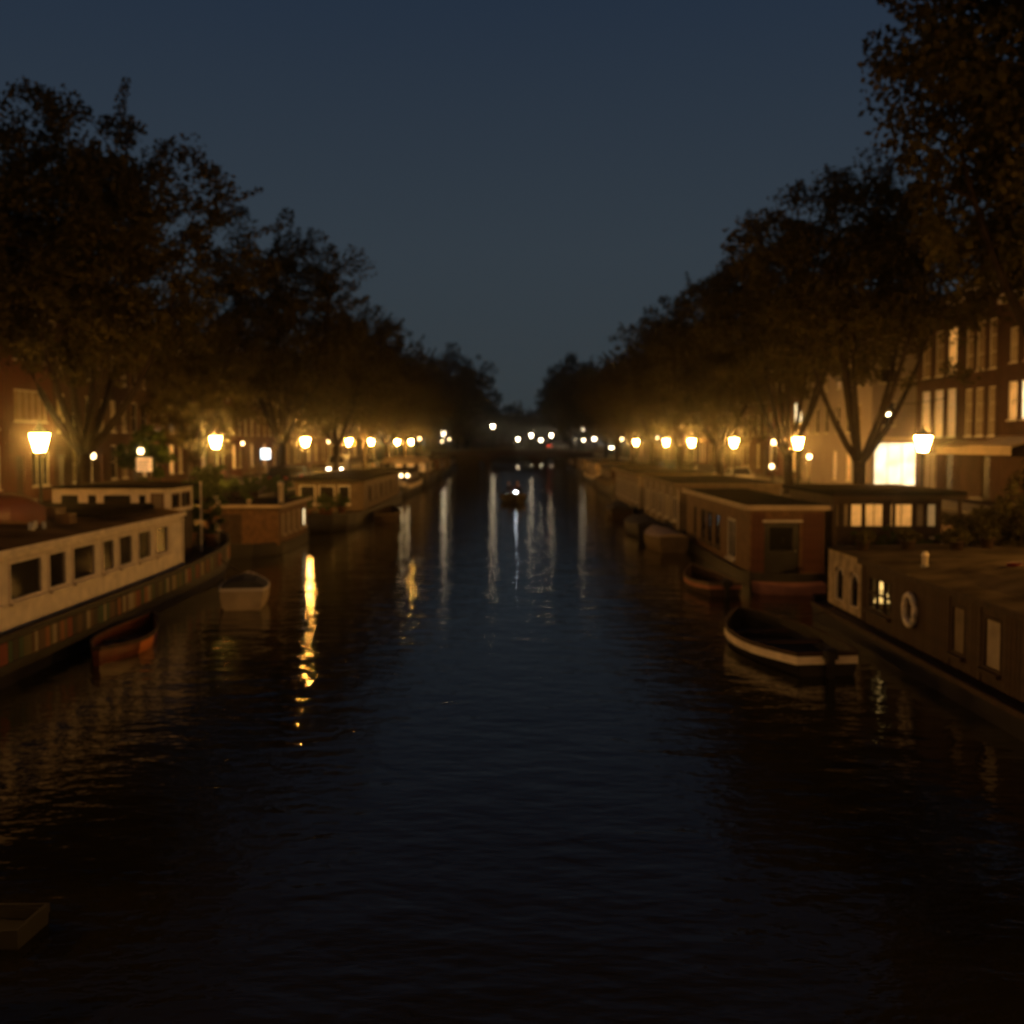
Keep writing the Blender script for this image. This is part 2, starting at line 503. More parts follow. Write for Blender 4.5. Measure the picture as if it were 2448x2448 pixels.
# ------------------------------------------------------------------ trees
def leaf_cloud(mb_v, mb_f, centres, rads, per, size, rng, flat=0.75):
    n = len(centres)*per
    c = np.repeat(np.array(centres), per, 0)
    rr = np.repeat(np.array(rads), per)[:,None]
    d = rng.normal(size=(n,3)); d /= np.linalg.norm(d,axis=1)[:,None]
    p = c + d*rr*(rng.random((n,1))**0.45)*np.array([1,1,flat])
    a = rng.normal(size=(n,3)); a /= np.linalg.norm(a,axis=1)[:,None]
    b_ = np.cross(a, rng.normal(size=(n,3))); b_ /= np.linalg.norm(b_,axis=1)[:,None]
    L = size*(0.65+0.7*rng.random((n,1)))
    v = np.stack([p-a*L*0.5, p+b_*L*0.32, p+a*L*0.5, p-b_*L*0.32],1).reshape(-1,3)
    return v
def quads_mesh(name, v, m):
    nq = len(v)//4
    me = bpy.data.meshes.new(name)
    me.vertices.add(len(v)); me.vertices.foreach_set("co", v.astype(np.float32).ravel())
    me.loops.add(nq*4); me.loops.foreach_set("vertex_index", np.arange(nq*4, dtype=np.int32))
    me.polygons.add(nq); me.polygons.foreach_set("loop_start", np.arange(0,nq*4,4,dtype=np.int32))
    me.update(calc_edges=True); me.validate()
    me.materials.append(m)
    return me
def bez(a, b_, c, n):
    return [a*((1-t)**2)+b_*(2*t*(1-t))+c*(t*t) for t in [i/(n-1) for i in range(n)]]

def make_tree_meshes(seed, H=18.0, rx=6.8, zc=11.0, rz=7.4, fork=3.3, ncl=470, per=80, zmin=0):
    rng = np.random.default_rng(seed); rnd = random.Random(seed)
    ph = rng.random(6)*6.28
    def env(d):
        az = math.atan2(d[1], d[0])
        l = 1+0.13*math.sin(3*az+ph[0])+0.10*math.sin(5*az+4*d[2]+ph[1])+0.12*math.sin(6*d[2]+ph[2]+2*az)
        return l
    cen, rad = [], []
    while len(cen) < ncl:
        d = rng.normal(size=3); d /= np.linalg.norm(d)
        r = rng.random()**0.40*env(d)
        p = np.array([d[0]*rx*r, d[1]*rx*r, zc+d[2]*rz*r])
        if p[2] < max(zmin, fork+0.9)+0.9*math.sin(2*math.atan2(p[1],p[0])+ph[3]): continue
        cen.append(p); rad.append(0.55+0.65*rng.random())
    m = MB()
    top = Vector((rnd.uniform(-.4,.4), rnd.uniform(-.4,.4), zc-1))
    f = Vector((rnd.uniform(-.15,.15), rnd.uniform(-.15,.15), fork))
    m.tube([(0,0,-0.1),(0.02,0,0.3),(f.x*0.4,f.y*0.4,fork*0.5),f], [0.52,0.40,0.34,0.33], 9)
    lim = MB()
    pts = []
    k = 7
    for i in range(k):
        a = 2*math.pi*(i+rnd.random()*0.6)/k
        ro = rnd.uniform(0.45,0.75)*rx if i else 0.8
        e = Vector((math.cos(a)*ro, math.sin(a)*ro, zc+rnd.uniform(-0.15,0.55)*rz))
        mid = Vector((math.cos(a)*ro*0.75, math.sin(a)*ro*0.75, fork+(e.z-fork)*0.38))
        P = bez(f-Vector((0,0,0.25)), mid, e, 9)
        lim.tube(P, [0.20-0.018*j for j in range(9)], 6)
        pts += P[3:]
    base = list(pts)
    idx = rng.permutation(ncl)[:110]
    for j in idx:
        c = Vector(cen[j])
        q = min(base, key=lambda p: (p-c).length+max(0, p.z-c.z)*1.5)
        mid = (q+c)*0.5+Vector((rnd.uniform(-.4,.4),rnd.uniform(-.4,.4),rnd.uniform(0,.6)))
        lim.tube(bez(q, mid, c, 4), [0.06,0.045,0.03,0.012], 4, False)
    sprig_c, sprig_r = [], []
    for j in range(34):                    # shoots that stick out of the outline
        d = rng.normal(size=3); d[2] = abs(d[2])*0.9+0.1; d /= np.linalg.norm(d)
        e0 = np.array([d[0]*rx,d[1]*rx,d[2]*rz])*env(d)*0.86
        e1 = e0*(1.10+0.16*rng.random())
        a0, a1 = Vector(e0)+Vector((0,0,zc)), Vector(e1)+Vector((0,0,zc+0.2))
        lim.tube([a0,(a0+a1)*0.5,a1],[0.025,0.018,0.008],3,False)
        for t in (0.1,0.25,0.4,0.55,0.7,0.85,1.0):
            sprig_c.append(np.array(a0.lerp(a1,t))); sprig_r.append(0.42-0.2*t)
    v = np.concatenate([leaf_cloud(None,None,cen,rad,per,0.25,rng), leaf_cloud(None,None,sprig_c,sprig_r,14,0.2,rng)])
    return m.mesh("trunk", BARK, True), lim.mesh("limbs", BARK, True), quads_mesh("crown", v, LEAF)
TV = [make_tree_meshes(11), make_tree_meshes(23, rx=6.5, rz=7.6, zc=11.2), make_tree_meshes(37, rx=7.1, rz=7.1, zc=10.7), make_tree_meshes(53, rx=6.4, zc=12.2, fork=3.8),
      make_tree_meshes(61, rx=6.9, zc=12.4, rz=6.0, fork=2.8, zmin=7.4), make_tree_meshes(77, rx=7.0, zc=12.3, rz=6.6, fork=3.2, zmin=7.0, ncl=560, per=95)]
def tree(x, y, var, sc, rot, label, group, z=QZ, name="elm_tree"):
    o = thing(name, (x,y,z), label, "tree", group)
    o.scale = sc if isinstance(sc, tuple) else (sc,sc,sc)
    o.rotation_euler = (0,0,rot)
    for nm, me in zip(("trunk","limbs","crown"), TV[var]):
        c = bpy.data.objects.new(nm, me); col.objects.link(c); c.parent = o
    return o
GL, GR = "elms along the quay of the white cabin houseboat", "elms along the quay of the plank houseboat"
tree(-21.6, 38, 2, 0.64, 0.4, "elm whose leaves hang in from outside before the large feathery elm", GL)
tree(-18.9, 51, 5, (0.95,0.95,0.93), 3.4, "large feathery elm behind the white cabin houseboat", GL)
tree(-18.8, 69, 3, 0.58, 2.2, "low dark elm between the large feathery elm and the next tall one", GL)
tree(-17.2, 86, 1, 1.02, 0.2, "tall dark elm with tufted top past the large feathery elm", GL)
tree(-17.0, 112, 2, 0.94, 4.4, "rounded elm over the van with lit headlights", GL)
tree(-17.0, 134, 3, 0.92, 2.9, "elm past the van, over the cream canopy boat", GL)
tree(-17.0, 158, 0, 0.93, 3.6, "far elm on quay above the boat with three small windows", GL)
tree(-17.0, 184, 1, 0.93, 5.1, "far elm, second before the far bridge, above the small-window boat", GL)
tree(-17.0, 210, 2, 0.9, 0.9, "far elm nearest the far bridge end on the van's quay", GL)
tree(18.8, 36.5, 5, (1.05,1.05,1.15), 0.5, "towering dark elm over the near plank houseboat roof garden", GR)
tree(16.7, 55.6, 4, 0.89, 2.0, "forked elm with bare spreading limbs in front of the lit shop window", GR)
tree(18.2, 76, 4, 0.91, 4.1, "broad elm past the forked elm, straight dark trunk", GR)
tree(17.5, 97, 0, 0.95, 3.9, "elm over the pale panelled houseboat", GR)
tree(17.2, 119, 1, 0.93, 4.8, "elm beyond the pale panelled houseboat", GR)
tree(17.2, 142, 3, 0.92, 0.3, "far elm above the moored barge with rounded bow", GR)
tree(17.2, 166, 2, 0.90, 5.7, "far elm past the moored barge with rounded bow", GR)
tree(17.2, 190, 0, 0.90, 2.5, "far elm second before the far bridge on the shop's quay", GR)
tree(17.2, 213, 1, 0.9, 1.7, "far elm nearest the far bridge end on the shop's quay", GR)
GB = "trees beyond the far bridge"
tree(-13.2, 275, 1, (1.2,1.2,1.33), 0.7, "tall dark elm beyond the far bridge, by the white globe lamp", GB)
tree(-21, 268, 3, (1.0,1.0,1.2), 2.7, "dark elm beyond the far bridge, next to the tall one by the globe lamp", GB)
tree(15.6, 275, 2, (1.15,1.15,1.34), 3.3, "tall dark elm beyond the far bridge, on the side of the red tail lights", GB)
tree(25, 270, 0, (1.0,1.0,1.15), 1.9, "dark elm beyond the far bridge, outside the one by the tail lights", GB)
for i, (x, y, s) in enumerate(((-17,330,1.0),(17,330,1.0),(-15,400,1.0),(15,410,1.0),(0,450,1.0),(-9,440,0.9),(9,442,0.92))):
    tree(x, y, i % 4, s, i*1.1, ["distant tree past the far bridge behind the globe lamp elm","distant tree past the far bridge behind the tail lights elm","farther tree on the globe lamp bank beyond the second bridge","farther tree on the tail lights bank beyond the second bridge","rounded tree in the very middle, closing the canal","distant low tree just beside the rounded middle tree, globe lamp bank","distant low tree just beside the rounded middle tree, tail lights bank"][i], "distant trees closing the canal")

for i, (x, y, v, sc, lb) in enumerate(((-11.5,290,2,1.2,"dark tree behind the elm by the globe lamp, on the bank"),(-29,288,0,1.1,"dark tree farther inland behind the globe lamp elm"),(14.5,292,3,1.15,"dark tree behind the elm by the tail lights, on the bank"),(31,290,1,1.1,"dark tree farther inland behind the tail lights elm"),(-17,362,2,1.1,"dark tree between two distant ones on the globe lamp bank"),(17,368,0,1.1,"dark tree between two distant ones on the tail lights bank"))):
    tree(x, y, v, (sc*1.1,sc*1.1,sc), i*1.7, lb, GB)

# ------------------------------------------------------------------ houses
HOUSE_COUNT = 0
def side_frame(s, xf):
    """facade plane at x = s*xf facing the canal: returns origin maker and angle; local x runs so that outside is local -y"""
    return (R(-90) if s > 0 else R(90))
def house(s, xf, y0, y1, ztop, floors, label, group, wallm, win_rows, depth=9.0, cornice=TRIM, roofh=2.6, door=True, name="canal_house", doorm=None, shop=None, ground=True):
    """win_rows: list of (zbottom, height, [(ycentre, width, nx, nz, pane)], framem)"""
    root = thing(name, (s*(xf+depth/2), (y0+y1)/2, QZ), label, "house", group)
    rz = side_frame(s, xf)
    # facade: local x axis direction in world: right side (s>0, rz=-90): +x -> -y ; left: +x -> +y
    W = y1-y0
    o = (s*xf, y1 if s > 0 else y0, 0)
    def lx(y): return (y1-y) if s > 0 else (y-y0)
    holes, wins = [], []
    for zb, h, items, fr in win_rows:
        for (yc, w, nx, nz, pane) in items:
            a = lx(yc)
            holes.append((a-w/2, a+w/2, zb, zb+h)); wins.append((yc, w, zb, h, nx, nz, pane, fr))
    dh = None
    if door is not False and door is not None:
        yd, wd, hd = door
        a = lx(yd); dh = (a-wd/2, a+wd/2, QZ+0.25, QZ+0.25+hd); holes.append(dh)
    m = MB()
    wall_holes(m, o, rz, W, QZ-0.05, ztop, holes)
    xa, xb = sorted((s*xf, s*(xf+depth)))
    # side and back walls
    m.add([(xa,y0,QZ-.05),(xb,y0,QZ-.05),(xb,y0,ztop),(xa,y0,ztop)],[(0,1,2,3)])
    m.add([(xa,y1,QZ-.05),(xb,y1,QZ-.05),(xb,y1,ztop),(xa,y1,ztop)],[(3,2,1,0)])
    xr = s*(xf+depth)
    m.add([(xr,y0,QZ-.05),(xr,y1,QZ-.05),(xr,y1,ztop),(xr,y0,ztop)],[(0,1,2,3)])
    # dark room layer behind openings
    m.build("wall", wallm, root)
    for (yc, w, zb, h, nx, nz, pane, fr) in wins:
        window(root, (s*(xf+0.10), yc, zb), rz, w-0.01, h-0.01, nx, nz, fr, pane)
    if dh:
        yd, wd, hd = door
        dm = MB(); x1, x2 = sorted((s*(xf+0.08), s*(xf+0.14)))
        dm.box(x1, x2, yd-wd/2+0.01, yd+wd/2-0.01, QZ+0.25, QZ+0.25+hd-0.01)
        d = dm.build("door", doorm or DARK, root)
        xs = sorted((s*(xf+0.05), s*(xf+0.079)))
        MB().box(xs[0], xs[1], yd-wd*0.3, yd+wd*0.3, QZ+0.5, QZ+1.1).box(xs[0], xs[1], yd-wd*0.3, yd+wd*0.3, QZ+1.3, QZ+2.0).build("door_panel", doorm or DARK, d)
        sm = MB(); x1, x2 = sorted((s*(xf-0.55), s*(xf-0.005)))
        sm.box(x1, x2, yd-wd*0.8, yd+wd*0.8, QZ+0.11, QZ+0.25)
        sm.build("step", STONE, root)
    # cornice
    x1, x2 = sorted((s*(xf-0.28), s*(xf-0.004)))
    MB().box(x1, x2, y0+0.03, y1-0.03, ztop-0.42, ztop-0.12).box(*sorted((s*(xf-0.40), s*(xf-0.006))), y0+0.02, y1-0.02, ztop-0.118, ztop+0.02).build("cornice", cornice, root)
    # roof
    rm = MB()
    xm = s*(xf+depth*0.5)
    zt = ztop+roofh
    za = ztop+0.022
    rm.add([(s*xf,y0+.01,za),(s*xf,y1-.01,za),(xm,y1-.01,zt),(xm,y0+.01,zt),(xr,y0+.01,za),(xr,y1-.01,za)],[(0,1,2,3),(3,2,5,4),(0,3,4),(1,5,2)])
    rf = rm.build("roof", ROOF, root)
    cxm = s*(xf+depth*0.35)
    MB().box(cxm-0.35, cxm+0.35, y0+0.3, y0+1.0, ztop+0.6, ztop+roofh+1.2).build("chimney", BRK_D, rf)
    return root

rnd = random.Random(8)
GH1, GH2 = "houses along the white cabin houseboat's quay", "houses along the lit shop's quay"
# right side: the three houses with tall windows
house(1, 27, 70.05, 77.6, 13.6, 3, "dark brick house with three tall warm-lit windows beside lit shop", GH2, BRK_D,
      [(5.25, 2.95, [(75.8,1.45,1,3,LITD),(73.5,1.45,1,3,LITD),(71.4,1.4,1,3,LITD)], TRIM), (9.05, 2.85, [(75.8,1.4,1,3,CURTD),(73.5,1.4,1,3,CURTD),(71.4,1.4,1,3,LIT)], TRIM),
       (1.9, 2.3, [(75.0,2.6,3,1,CURTD)], TRIM)], door=(71.6,1.3,2.5))
house(1, 27, 64.35, 69.98, 13.8, 3, "dark brick house with three narrow dim windows per floor above awning", GH2, BRK_D,
      [(5.25, 2.8, [(68.7,1.05,2,3,CURTD),(67.1,1.15,2,3,CURTD),(65.4,1.0,2,3,CURTD)], TRIM), (9.05, 2.8, [(68.7,1.05,1,3,CURTD),(67.1,1.15,1,3,CURTD),(65.4,1.0,1,3,CURTD)], TRIM)], door=(66.0,1.2,2.4))
house(1, 27, 54.0, 64.28, 12.9, 3, "brick house with cream awning and dark red shop front", GH2, BRK_D,
      [(6.1, 2.1, [(62.7,1.15,1,2,LIT),(61.1,1.1,1,2,LITB),(58.8,1.1,1,2,CURT),(56.4,1.1,1,2,CURT)], TRIM), (9.2, 1.9, [(62.7,1.0,1,2,CURT),(60.9,1.0,1,2,CURTD),(58.6,1.0,1,2,CURTD)], TRIM)], door=(60.5,1.2,2.3), doorm=REDW)
a = thing("awning", (26.4, 65.3, 4.2), "long cream awning over dark red shop front", "awning")
MB().prism([(26.95,5.25),(26.95,5.15),(25.2,4.62),(25.2,4.72)], 'y', 58.5, 64.2).build("canvas", CREAM, a)
MB().prism([(26.95,5.0),(26.95,4.9),(25.6,4.55),(25.6,4.65)], 'y', 64.36, 69.9).build("canvas", CREAM, a)
MB().box(25.17, 25.2, 58.5, 64.2, 4.22, 4.71).build("valance", CREAM, a)
MB().box(25.57, 25.6, 64.36, 69.9, 4.2, 4.64).build("valance", CREAM, a)
m = MB().box(26.88, 26.99, 54.2, 59.7, QZ+0.15, 4.0); m.build("shop_front_panel", REDW, a)

# corner house whose end wall faces down the canal, with the bright shop window
B = thing("corner_house", (27.6, 90, QZ), "rendered corner house with bright lit shop window under a hanging lamp", "house", GH2)
bx0, bx1, by0, by1, bz = 24.5, 31.5, 79.0, 97.8, 11.9
m = MB()
wall_holes(m, (bx0, by0, 0), 0.0, bx1-bx0, QZ-.05, bz, [(0.15,3.1,QZ+0.4,4.9),(0.45,1.65,8.9,10.9),(0.5,1.6,6.0,7.7)])
ys = [82.0,84.6,87.2,90.5,93.2,95.9]
hl = [(by1-y-0.5, by1-y+0.5, zb, zb+2.0) for y in ys for zb in (5.6, 8.9)]
g = [(by1-y-0.55, by1-y+0.55, QZ+0.6, 4.2) for y in (81.6,84.4,88.0,95.6)]
wall_holes(m, (bx0, by1, 0), R(-90), by1-by0, QZ-.05, bz, hl+g)
m.add([(bx0,by1,QZ-.05),(bx1,by1,QZ-.05),(bx1,by1,bz),(bx0,by1,bz)],[(3,2,1,0)])
m.build("wall", PLAST, B)
window(B, (26.13, by0+0.1, QZ+0.4), 0, 2.93, 4.9-QZ-0.4, 3, 1, WHITE, SHOP, True, 0.08, "shop_window")
window(B, (25.55, by0+0.1, 8.9), 0, 1.19, 1.99, 1, 2, TRIM, GLASS)
window(B, (25.55, by0+0.1, 6.0), 0, 1.09, 1.69, 1, 1, TRIM, GLASS)
panes = [CURTD,GLASS,GLASS,CURT,GLASS,LITD,GLASS,CURTD,GLASS,GLASS,CURTD,GLASS]
k = 0
for y in ys:
    for zb in (5.6, 8.9):
        window(B, (bx0+0.1, y, zb), R(-90), 0.99, 1.99, 1, 2, TRIM, panes[k]); k += 1
for i, y in enumerate((81.6,84.4,88.0,95.6)):
    window(B, (bx0+0.1, y, QZ+0.6), R(-90), 1.09, 4.2-QZ-0.6, 1, 2, WHITE, (LITB, LIT, LITD, LIT)[i])
MB().box(bx0-0.25, bx1, by0-0.28, by0-0.004, bz-0.3, bz+0.02).build("cornice", WHITE, B)
MB().box(bx0-0.25, bx0-0.004, by0, by1, bz-0.302, bz+0.018).build("cornice", WHITE, B)
MB().box(bx0-0.02, bx0+3.4, by0-0.12, by0-0.006, 4.95, 5.25).build("fascia", WHITE, B)
m = MB().add([(bx0,by0,bz+.022),(bx1,by0,bz+.022),(bx1,by1,bz+.022),(bx0,by1,bz+.022),(28,by0+1.5,bz+2.6),(28,by1-1.5,bz+2.6)],[(0,1,4),(1,2,5,4),(2,3,5),(3,0,4,5)])
m.build("roof", ROOF, B)

# the rest of the right row, with lit upper windows at one house
def ord_of(i):
    i += 1
    return "%d%s" % (i, "th" if 10 <= i % 100 <= 20 else {1: "st", 2: "nd", 3: "rd"}.get(i % 10, "th"))
def row(s, xf, y, yend, group, labels, seedv, special=None):
    r = random.Random(seedv); i = 0
    while y < yend:
        w = r.uniform(5.6, 7.6); nwin = 3 if w > 6.4 else 2
        wm = r.choice([BRK_D, BRK_R, BRK_B, BRK_D, BRK_R])
        top = r.uniform(11.6, 14.6)
        yc = [y+w*(j+0.5)/nwin for j in range(nwin)]
        rows = []
        for fl, zb in enumerate((5.6, 8.8)):
            h = 1.9 if fl else 2.1
            rows.append((zb, h, [(c, 1.05, 1 if r.random() < .5 else 2, 2, r.choice([GLASS,GLASS,GLASS,CURT,CURTD,GLASS,LITD if r.random()<.5 else GLASS])) for c in yc], TRIM))
        gw = [(c, 1.2, 1, 2, r.choice([GLASS,CURT,LITD,LIT,GLASS,CURTD])) for c in yc[1:]]
        rows.append((QZ+0.9, 2.3, gw, TRIM))
        cn = {BRK_D.name: "dark brown brick", BRK_R.name: "red brick", BRK_B.name: "pale brown brick"}[wm.name]
        lb = "%s house, %s past the %s" % (cn, ord_of(i), labels[0])
        if special and i in special: rows, lb = special[i](yc, rows, lb)
        house(s, xf, y+0.02, y+w-0.02, top, 3, lb, group, wm, rows, door=(yc[0], 1.1, 2.4), doorm=r.choice([DARK, REDW, WOODD]), roofh=r.uniform(1.8,3.2))
        y += w; i += 1
def lit2(yc, rows, lb):
    rows[0] = (6.6, 1.75, [(c, 0.95, 1, 1, p) for c, p in zip((yc[0]+0.2, yc[0]+1.9, yc[-1]), (LITB, LITB, LITD))], TRIM)
    return rows, "brick house with two bright narrow upper windows past the corner house"
row(1, 24.8, 98.6, 226, GH2, ["rendered corner house with the lit shop"], 5, {0: lit2})
# left row
def wide(yc, rows, lb):
    y = sum(yc)/len(yc)
    rows = [(6.05, 1.75, [(y, 4.4, 5, 1, CURTD)], TRIM), (9.4, 1.5, [(y, 4.4, 5, 1, GLASS)], TRIM), (QZ+0.9, 2.0, [(y+1.2, 2.4, 3, 1, GLASS)], TRIM)]
    return rows, "brick house with wide five-light windows behind the near amber lamp"
def tall(yc, rows, lb):
    rows[0] = (5.5, 2.3, [(c, 1.15, 2, 2, CURT if i == 0 else GLASS) for i, c in enumerate(yc)], WHITE)
    return rows, "brick house with white cross-framed windows beside the five-light house"
row(-1, 27, 56.2, 226, GH1, ["start of the row on the van's quay"], 14, {1: wide, 2: tall})

def end_house(x0, x1, y, zt, wm, label):
    o = thing("distant_house", ((x0+x1)/2, y+4, QZ), label, "house", "distant houses closing the canal")
    m = MB(); n = 3
    hs = [((x1-x0)*(i+0.5)/n-0.6, (x1-x0)*(i+0.5)/n+0.6, z, z+2.0) for i in range(n) for z in (3.0, 6.4)]
    wall_holes(m, (x0, y, 0), 0, x1-x0, QZ-.05, zt, hs, 0.15)
    m.add([(x0,y,QZ),(x0,y+8,QZ),(x0,y+8,zt),(x0,y,zt)],[(0,1,2,3)]); m.add([(x1,y,QZ),(x1,y+8,QZ),(x1,y+8,zt),(x1,y,zt)],[(3,2,1,0)])
    m.build("wall", wm, o)
    MB().prism([(x0,zt+.01),(x1,zt+.01),((x0+x1)/2,zt+3.5)],'y',y,y+8).build("roof", ROOF, o)
    for i, h in enumerate(hs): window(o, (x0+(h[0]+h[1])/2, y+0.1, h[2]), 0, 1.19, 1.99, 1, 2, TRIM, GLASS)
    return o
for i in range(6):
    end_house(-39+13*i+0.1, -26+13*i-0.1, 520+3*(i%2), 11+(i*7%5), (BRK_D,BRK_R,BRK_B)[i%3], "distant %s house closing the canal, %s in the row" % (("dark brown","red","pale brown")[i%3], ord_of(i)))
# ------------------------------------------------------------------ small lights, signs on the quays
def hang_lamp(pos, xwall, lit, label):
    o = thing("hanging_lamp", pos, label, "lamp")
    x, y, z = pos
    MB().lathe([(0.05,0.34),(0.09,0.26),(0.36,0.06),(0.38,0.0),(0.30,0.0)], 12, (x,y,z)).build("shade", WHITE, o, True)
    MB().lathe([(0.05,-0.16),(0.2,-0.12),(0.27,-0.002)], 10, (x,y,z)).build("bulb_glass", LANTW if lit else CURT, o, True)
    MB().tube([(x,y,z+0.3),(x+0.02,y,z+0.55),(x+(xwall-x)*0.5,y,z+0.62),(xwall-0.02,y,z+0.95)], 0.03, 5).build("bracket_arm", IRON, o)
    return o
p = at(2127, 988, 80.5)
hang_lamp((23.2, 72.0, at(2127,988,72.0).z), 27.0, True, "lit white lamp on a long wall bracket before the corner house")
q = at(1745, 988, 108)
hang_lamp((q.x, 108.0, q.z), 24.8, False, "unlit white lamp shade on a long wall bracket among the elms")
def wall_light(pos, label, m=None, r=0.16, post=None):
    o = thing("porch_lantern", pos, label, "lantern")
    x, y, z = pos
    MB().lathe([(r*0.6,-r),(r,-r*0.5),(r,r*0.6),(r*0.5,r)], 8, pos).build("glass", m or SMALLB, o, True)
    MB().lathe([(r*1.3,r*1.02),(r*0.4,r*1.7),(0.01,r*1.9)], 8, pos).build("cap", IRON, o)
    if post is not None:
        MB().tube([(x,y,post),(x,y,z-r*0.98)], 0.035, 6).build("post", IRON, o)
    else:
        s = 1 if x > 0 else -1
        MB().tube([(x,y,z-r*1.0),(x+s*0.2,y,z-r*1.3),(x+s*0.6,y,z-r*0.6)], 0.03, 5).build("bracket", IRON, o)
    return o
for px, py, Y, lb, r in ((222,1090,60,"small white globe lantern on a low post near the white cabin houseboat",0.22),
        (452,1063,88,"small warm lantern behind the second amber lamp on the van's quay",0.16),
        (580,1060,104,"flat warm lantern on a post between two elms on the van's quay",0.2),
        (785,1056,140,"small warm lantern on a post just before the van",0.2),
        (1003,1049,200,"white lantern on a post past the cream canopy boat",0.32),
        (1057,1055,215,"small lantern under the white globe by the small-window boat",0.25),
        (1074,1050,222,"small dim lantern on quay by the far bridge",0.25),
        (1850,1057,90,"flat warm lantern by the thin elm trunk past the corner house",0.28),
        (1845,1115,80,"low glowing lantern at the foot of an elm on the shop's quay",0.22),  # added in place of the glow from a lit shop
        (1935,1092,66,"tall pale lantern beside an amber lamp on the shop's quay",0.2),  # glowing stand-in for a tall pale sign
        (1570,1046,150,"small lantern between two far amber lamps on the shop's quay",0.24),
        (1487,1050,185,"orange lantern near the far end of the shop's quay",0.34)):
    q = at(px, py, Y)
    wall_light(tuple(q), lb, SMALLB, r*0.65, QZ)
# lit signs
q = at(345, 1112, 64)
o = thing("sign_board", (q.x, q.y, QZ), "orange lit notice board on posts beneath a green-lit small tree", "sign")
MB().box(q.x-0.42, q.x+0.42, q.y-0.03, q.y+0.03, q.z-0.35, q.z+0.42).build("panel", SIGNO, o)
m = MB()
for k in range(4): m.box(q.x-0.34, q.x+0.34-0.12*(k%2), q.y-0.042, q.y-0.032, q.z+0.2-0.15*k, q.z+0.24-0.15*k)
m.build("text_line", WOODD, o)
for dx in (-0.38, 0.38): MB().box(q.x+dx-0.03, q.x+dx+0.03, q.y+0.032, q.y+0.07, QZ, q.z+0.42).build("post", IRON, o)
q = at(336, 1078, 66)
wall_light(tuple(q), "bright lantern among leaves of the green-lit small tree", SMALLB, 0.17, QZ)
q = at(635, 1085, 92)
o = thing("shop_sign", (q.x, q.y, QZ), "blue-white lit box sign on a pole between amber lamps", "sign")
MB().bbox(q.x-0.34, q.x+0.34, q.y-0.12, q.y+0.12, q.z-0.4, q.z+0.4).build("light_box", SIGNB, o)
MB().tube([(q.x,q.y,QZ),(q.x,q.y,q.z-0.4)], 0.05, 6).build("post", STEEL, o)
q = at(381, 1040, 72)  # glowing panel on a post, added in place of a lit window
o = thing("lit_window_panel", (q.x, q.y, QZ), "small glowing orange panel standing in for a lit window by the green-lit tree", "sign")
MB().box(q.x-0.28, q.x+0.28, q.y-0.05, q.y+0.05, q.z-0.3, q.z+0.35).build("panel", SIGNO, o)
MB().tube([(q.x,q.y+0.1,QZ),(q.x,q.y+0.1,q.z+0.35)], 0.04, 6).build("post", IRON, o)

# ------------------------------------------------------------------ plants
def shrub(pos, rx, rz, label, n=40, per=45, size=0.14, pot=None, m=None, group=None, name="shrub", stem=0.0):
    o = thing(name, pos, label, "plant", group)
    rng = np.random.default_rng(abs(hash(label)) % 1000 if False else sum(map(ord, label)) + int(pos[1]*10))
    ph = 0.0
    if pot:
        pr, phh, pm = pot
        MB().lathe([(pr*0.7,0),(pr,phh-0.04),(pr*1.1,phh-0.04),(pr*1.1,phh),(pr*0.9,phh),(pr*0.88,phh-0.06)], 12, pos).build("pot", pm, o, True)
        ph = phh-0.05
    zc = ph+stem+rz*0.85
    cen = []
    while len(cen) < n:
        d = rng.normal(size=3); d /= np.linalg.norm(d)
        r = rng.random()**0.5*(0.8+0.35*rng.random())
        cen.append(np.array([d[0]*rx*r, d[1]*rx*r, max(ph+0.05, zc+d[2]*rz*r)]))
    rr = [max(0.12, rx*0.24)]*n
    v = leaf_cloud(None,None,cen,rr,per,size,rng)
    fo = bpy.data.objects.new("foliage", quads_mesh("foliage", v, m or LEAF2)); col.objects.link(fo); fo.parent = o
    mm = MB()
    for j in range(6):
        c = Vector(cen[j])
        mm.tube([(0,0,ph),(c.x*0.4,c.y*0.4,ph+(c.z-ph)*0.5),c],[0.03,0.022,0.01],4,False)
    mo = bpy.data.objects.new("stem", mm.mesh("stem", BARK)); col.objects.link(mo); mo.parent = o
    return o
shrub((at(336,1078,67).x+0.2, 67.2, QZ), 1.5, 1.9, "green-lit small tree around the bright lantern", 60, 60, 0.2, None, LEAF2, None, "small_tree", 1.2)
shrub((-16.4, 45.5, QZ), 1.0, 0.8, "green bush at the quay edge behind the post of the white cabin houseboat", 40, 50, 0.14)
shrub((-16.3, 56.0, QZ), 0.8, 0.6, "green bush at the quay edge above the brown houseboat", 30, 50, 0.14)
shrub((-17.2, 49.0, QZ), 0.9, 0.8, "leafy bush under the large feathery elm", 30, 50, 0.14)

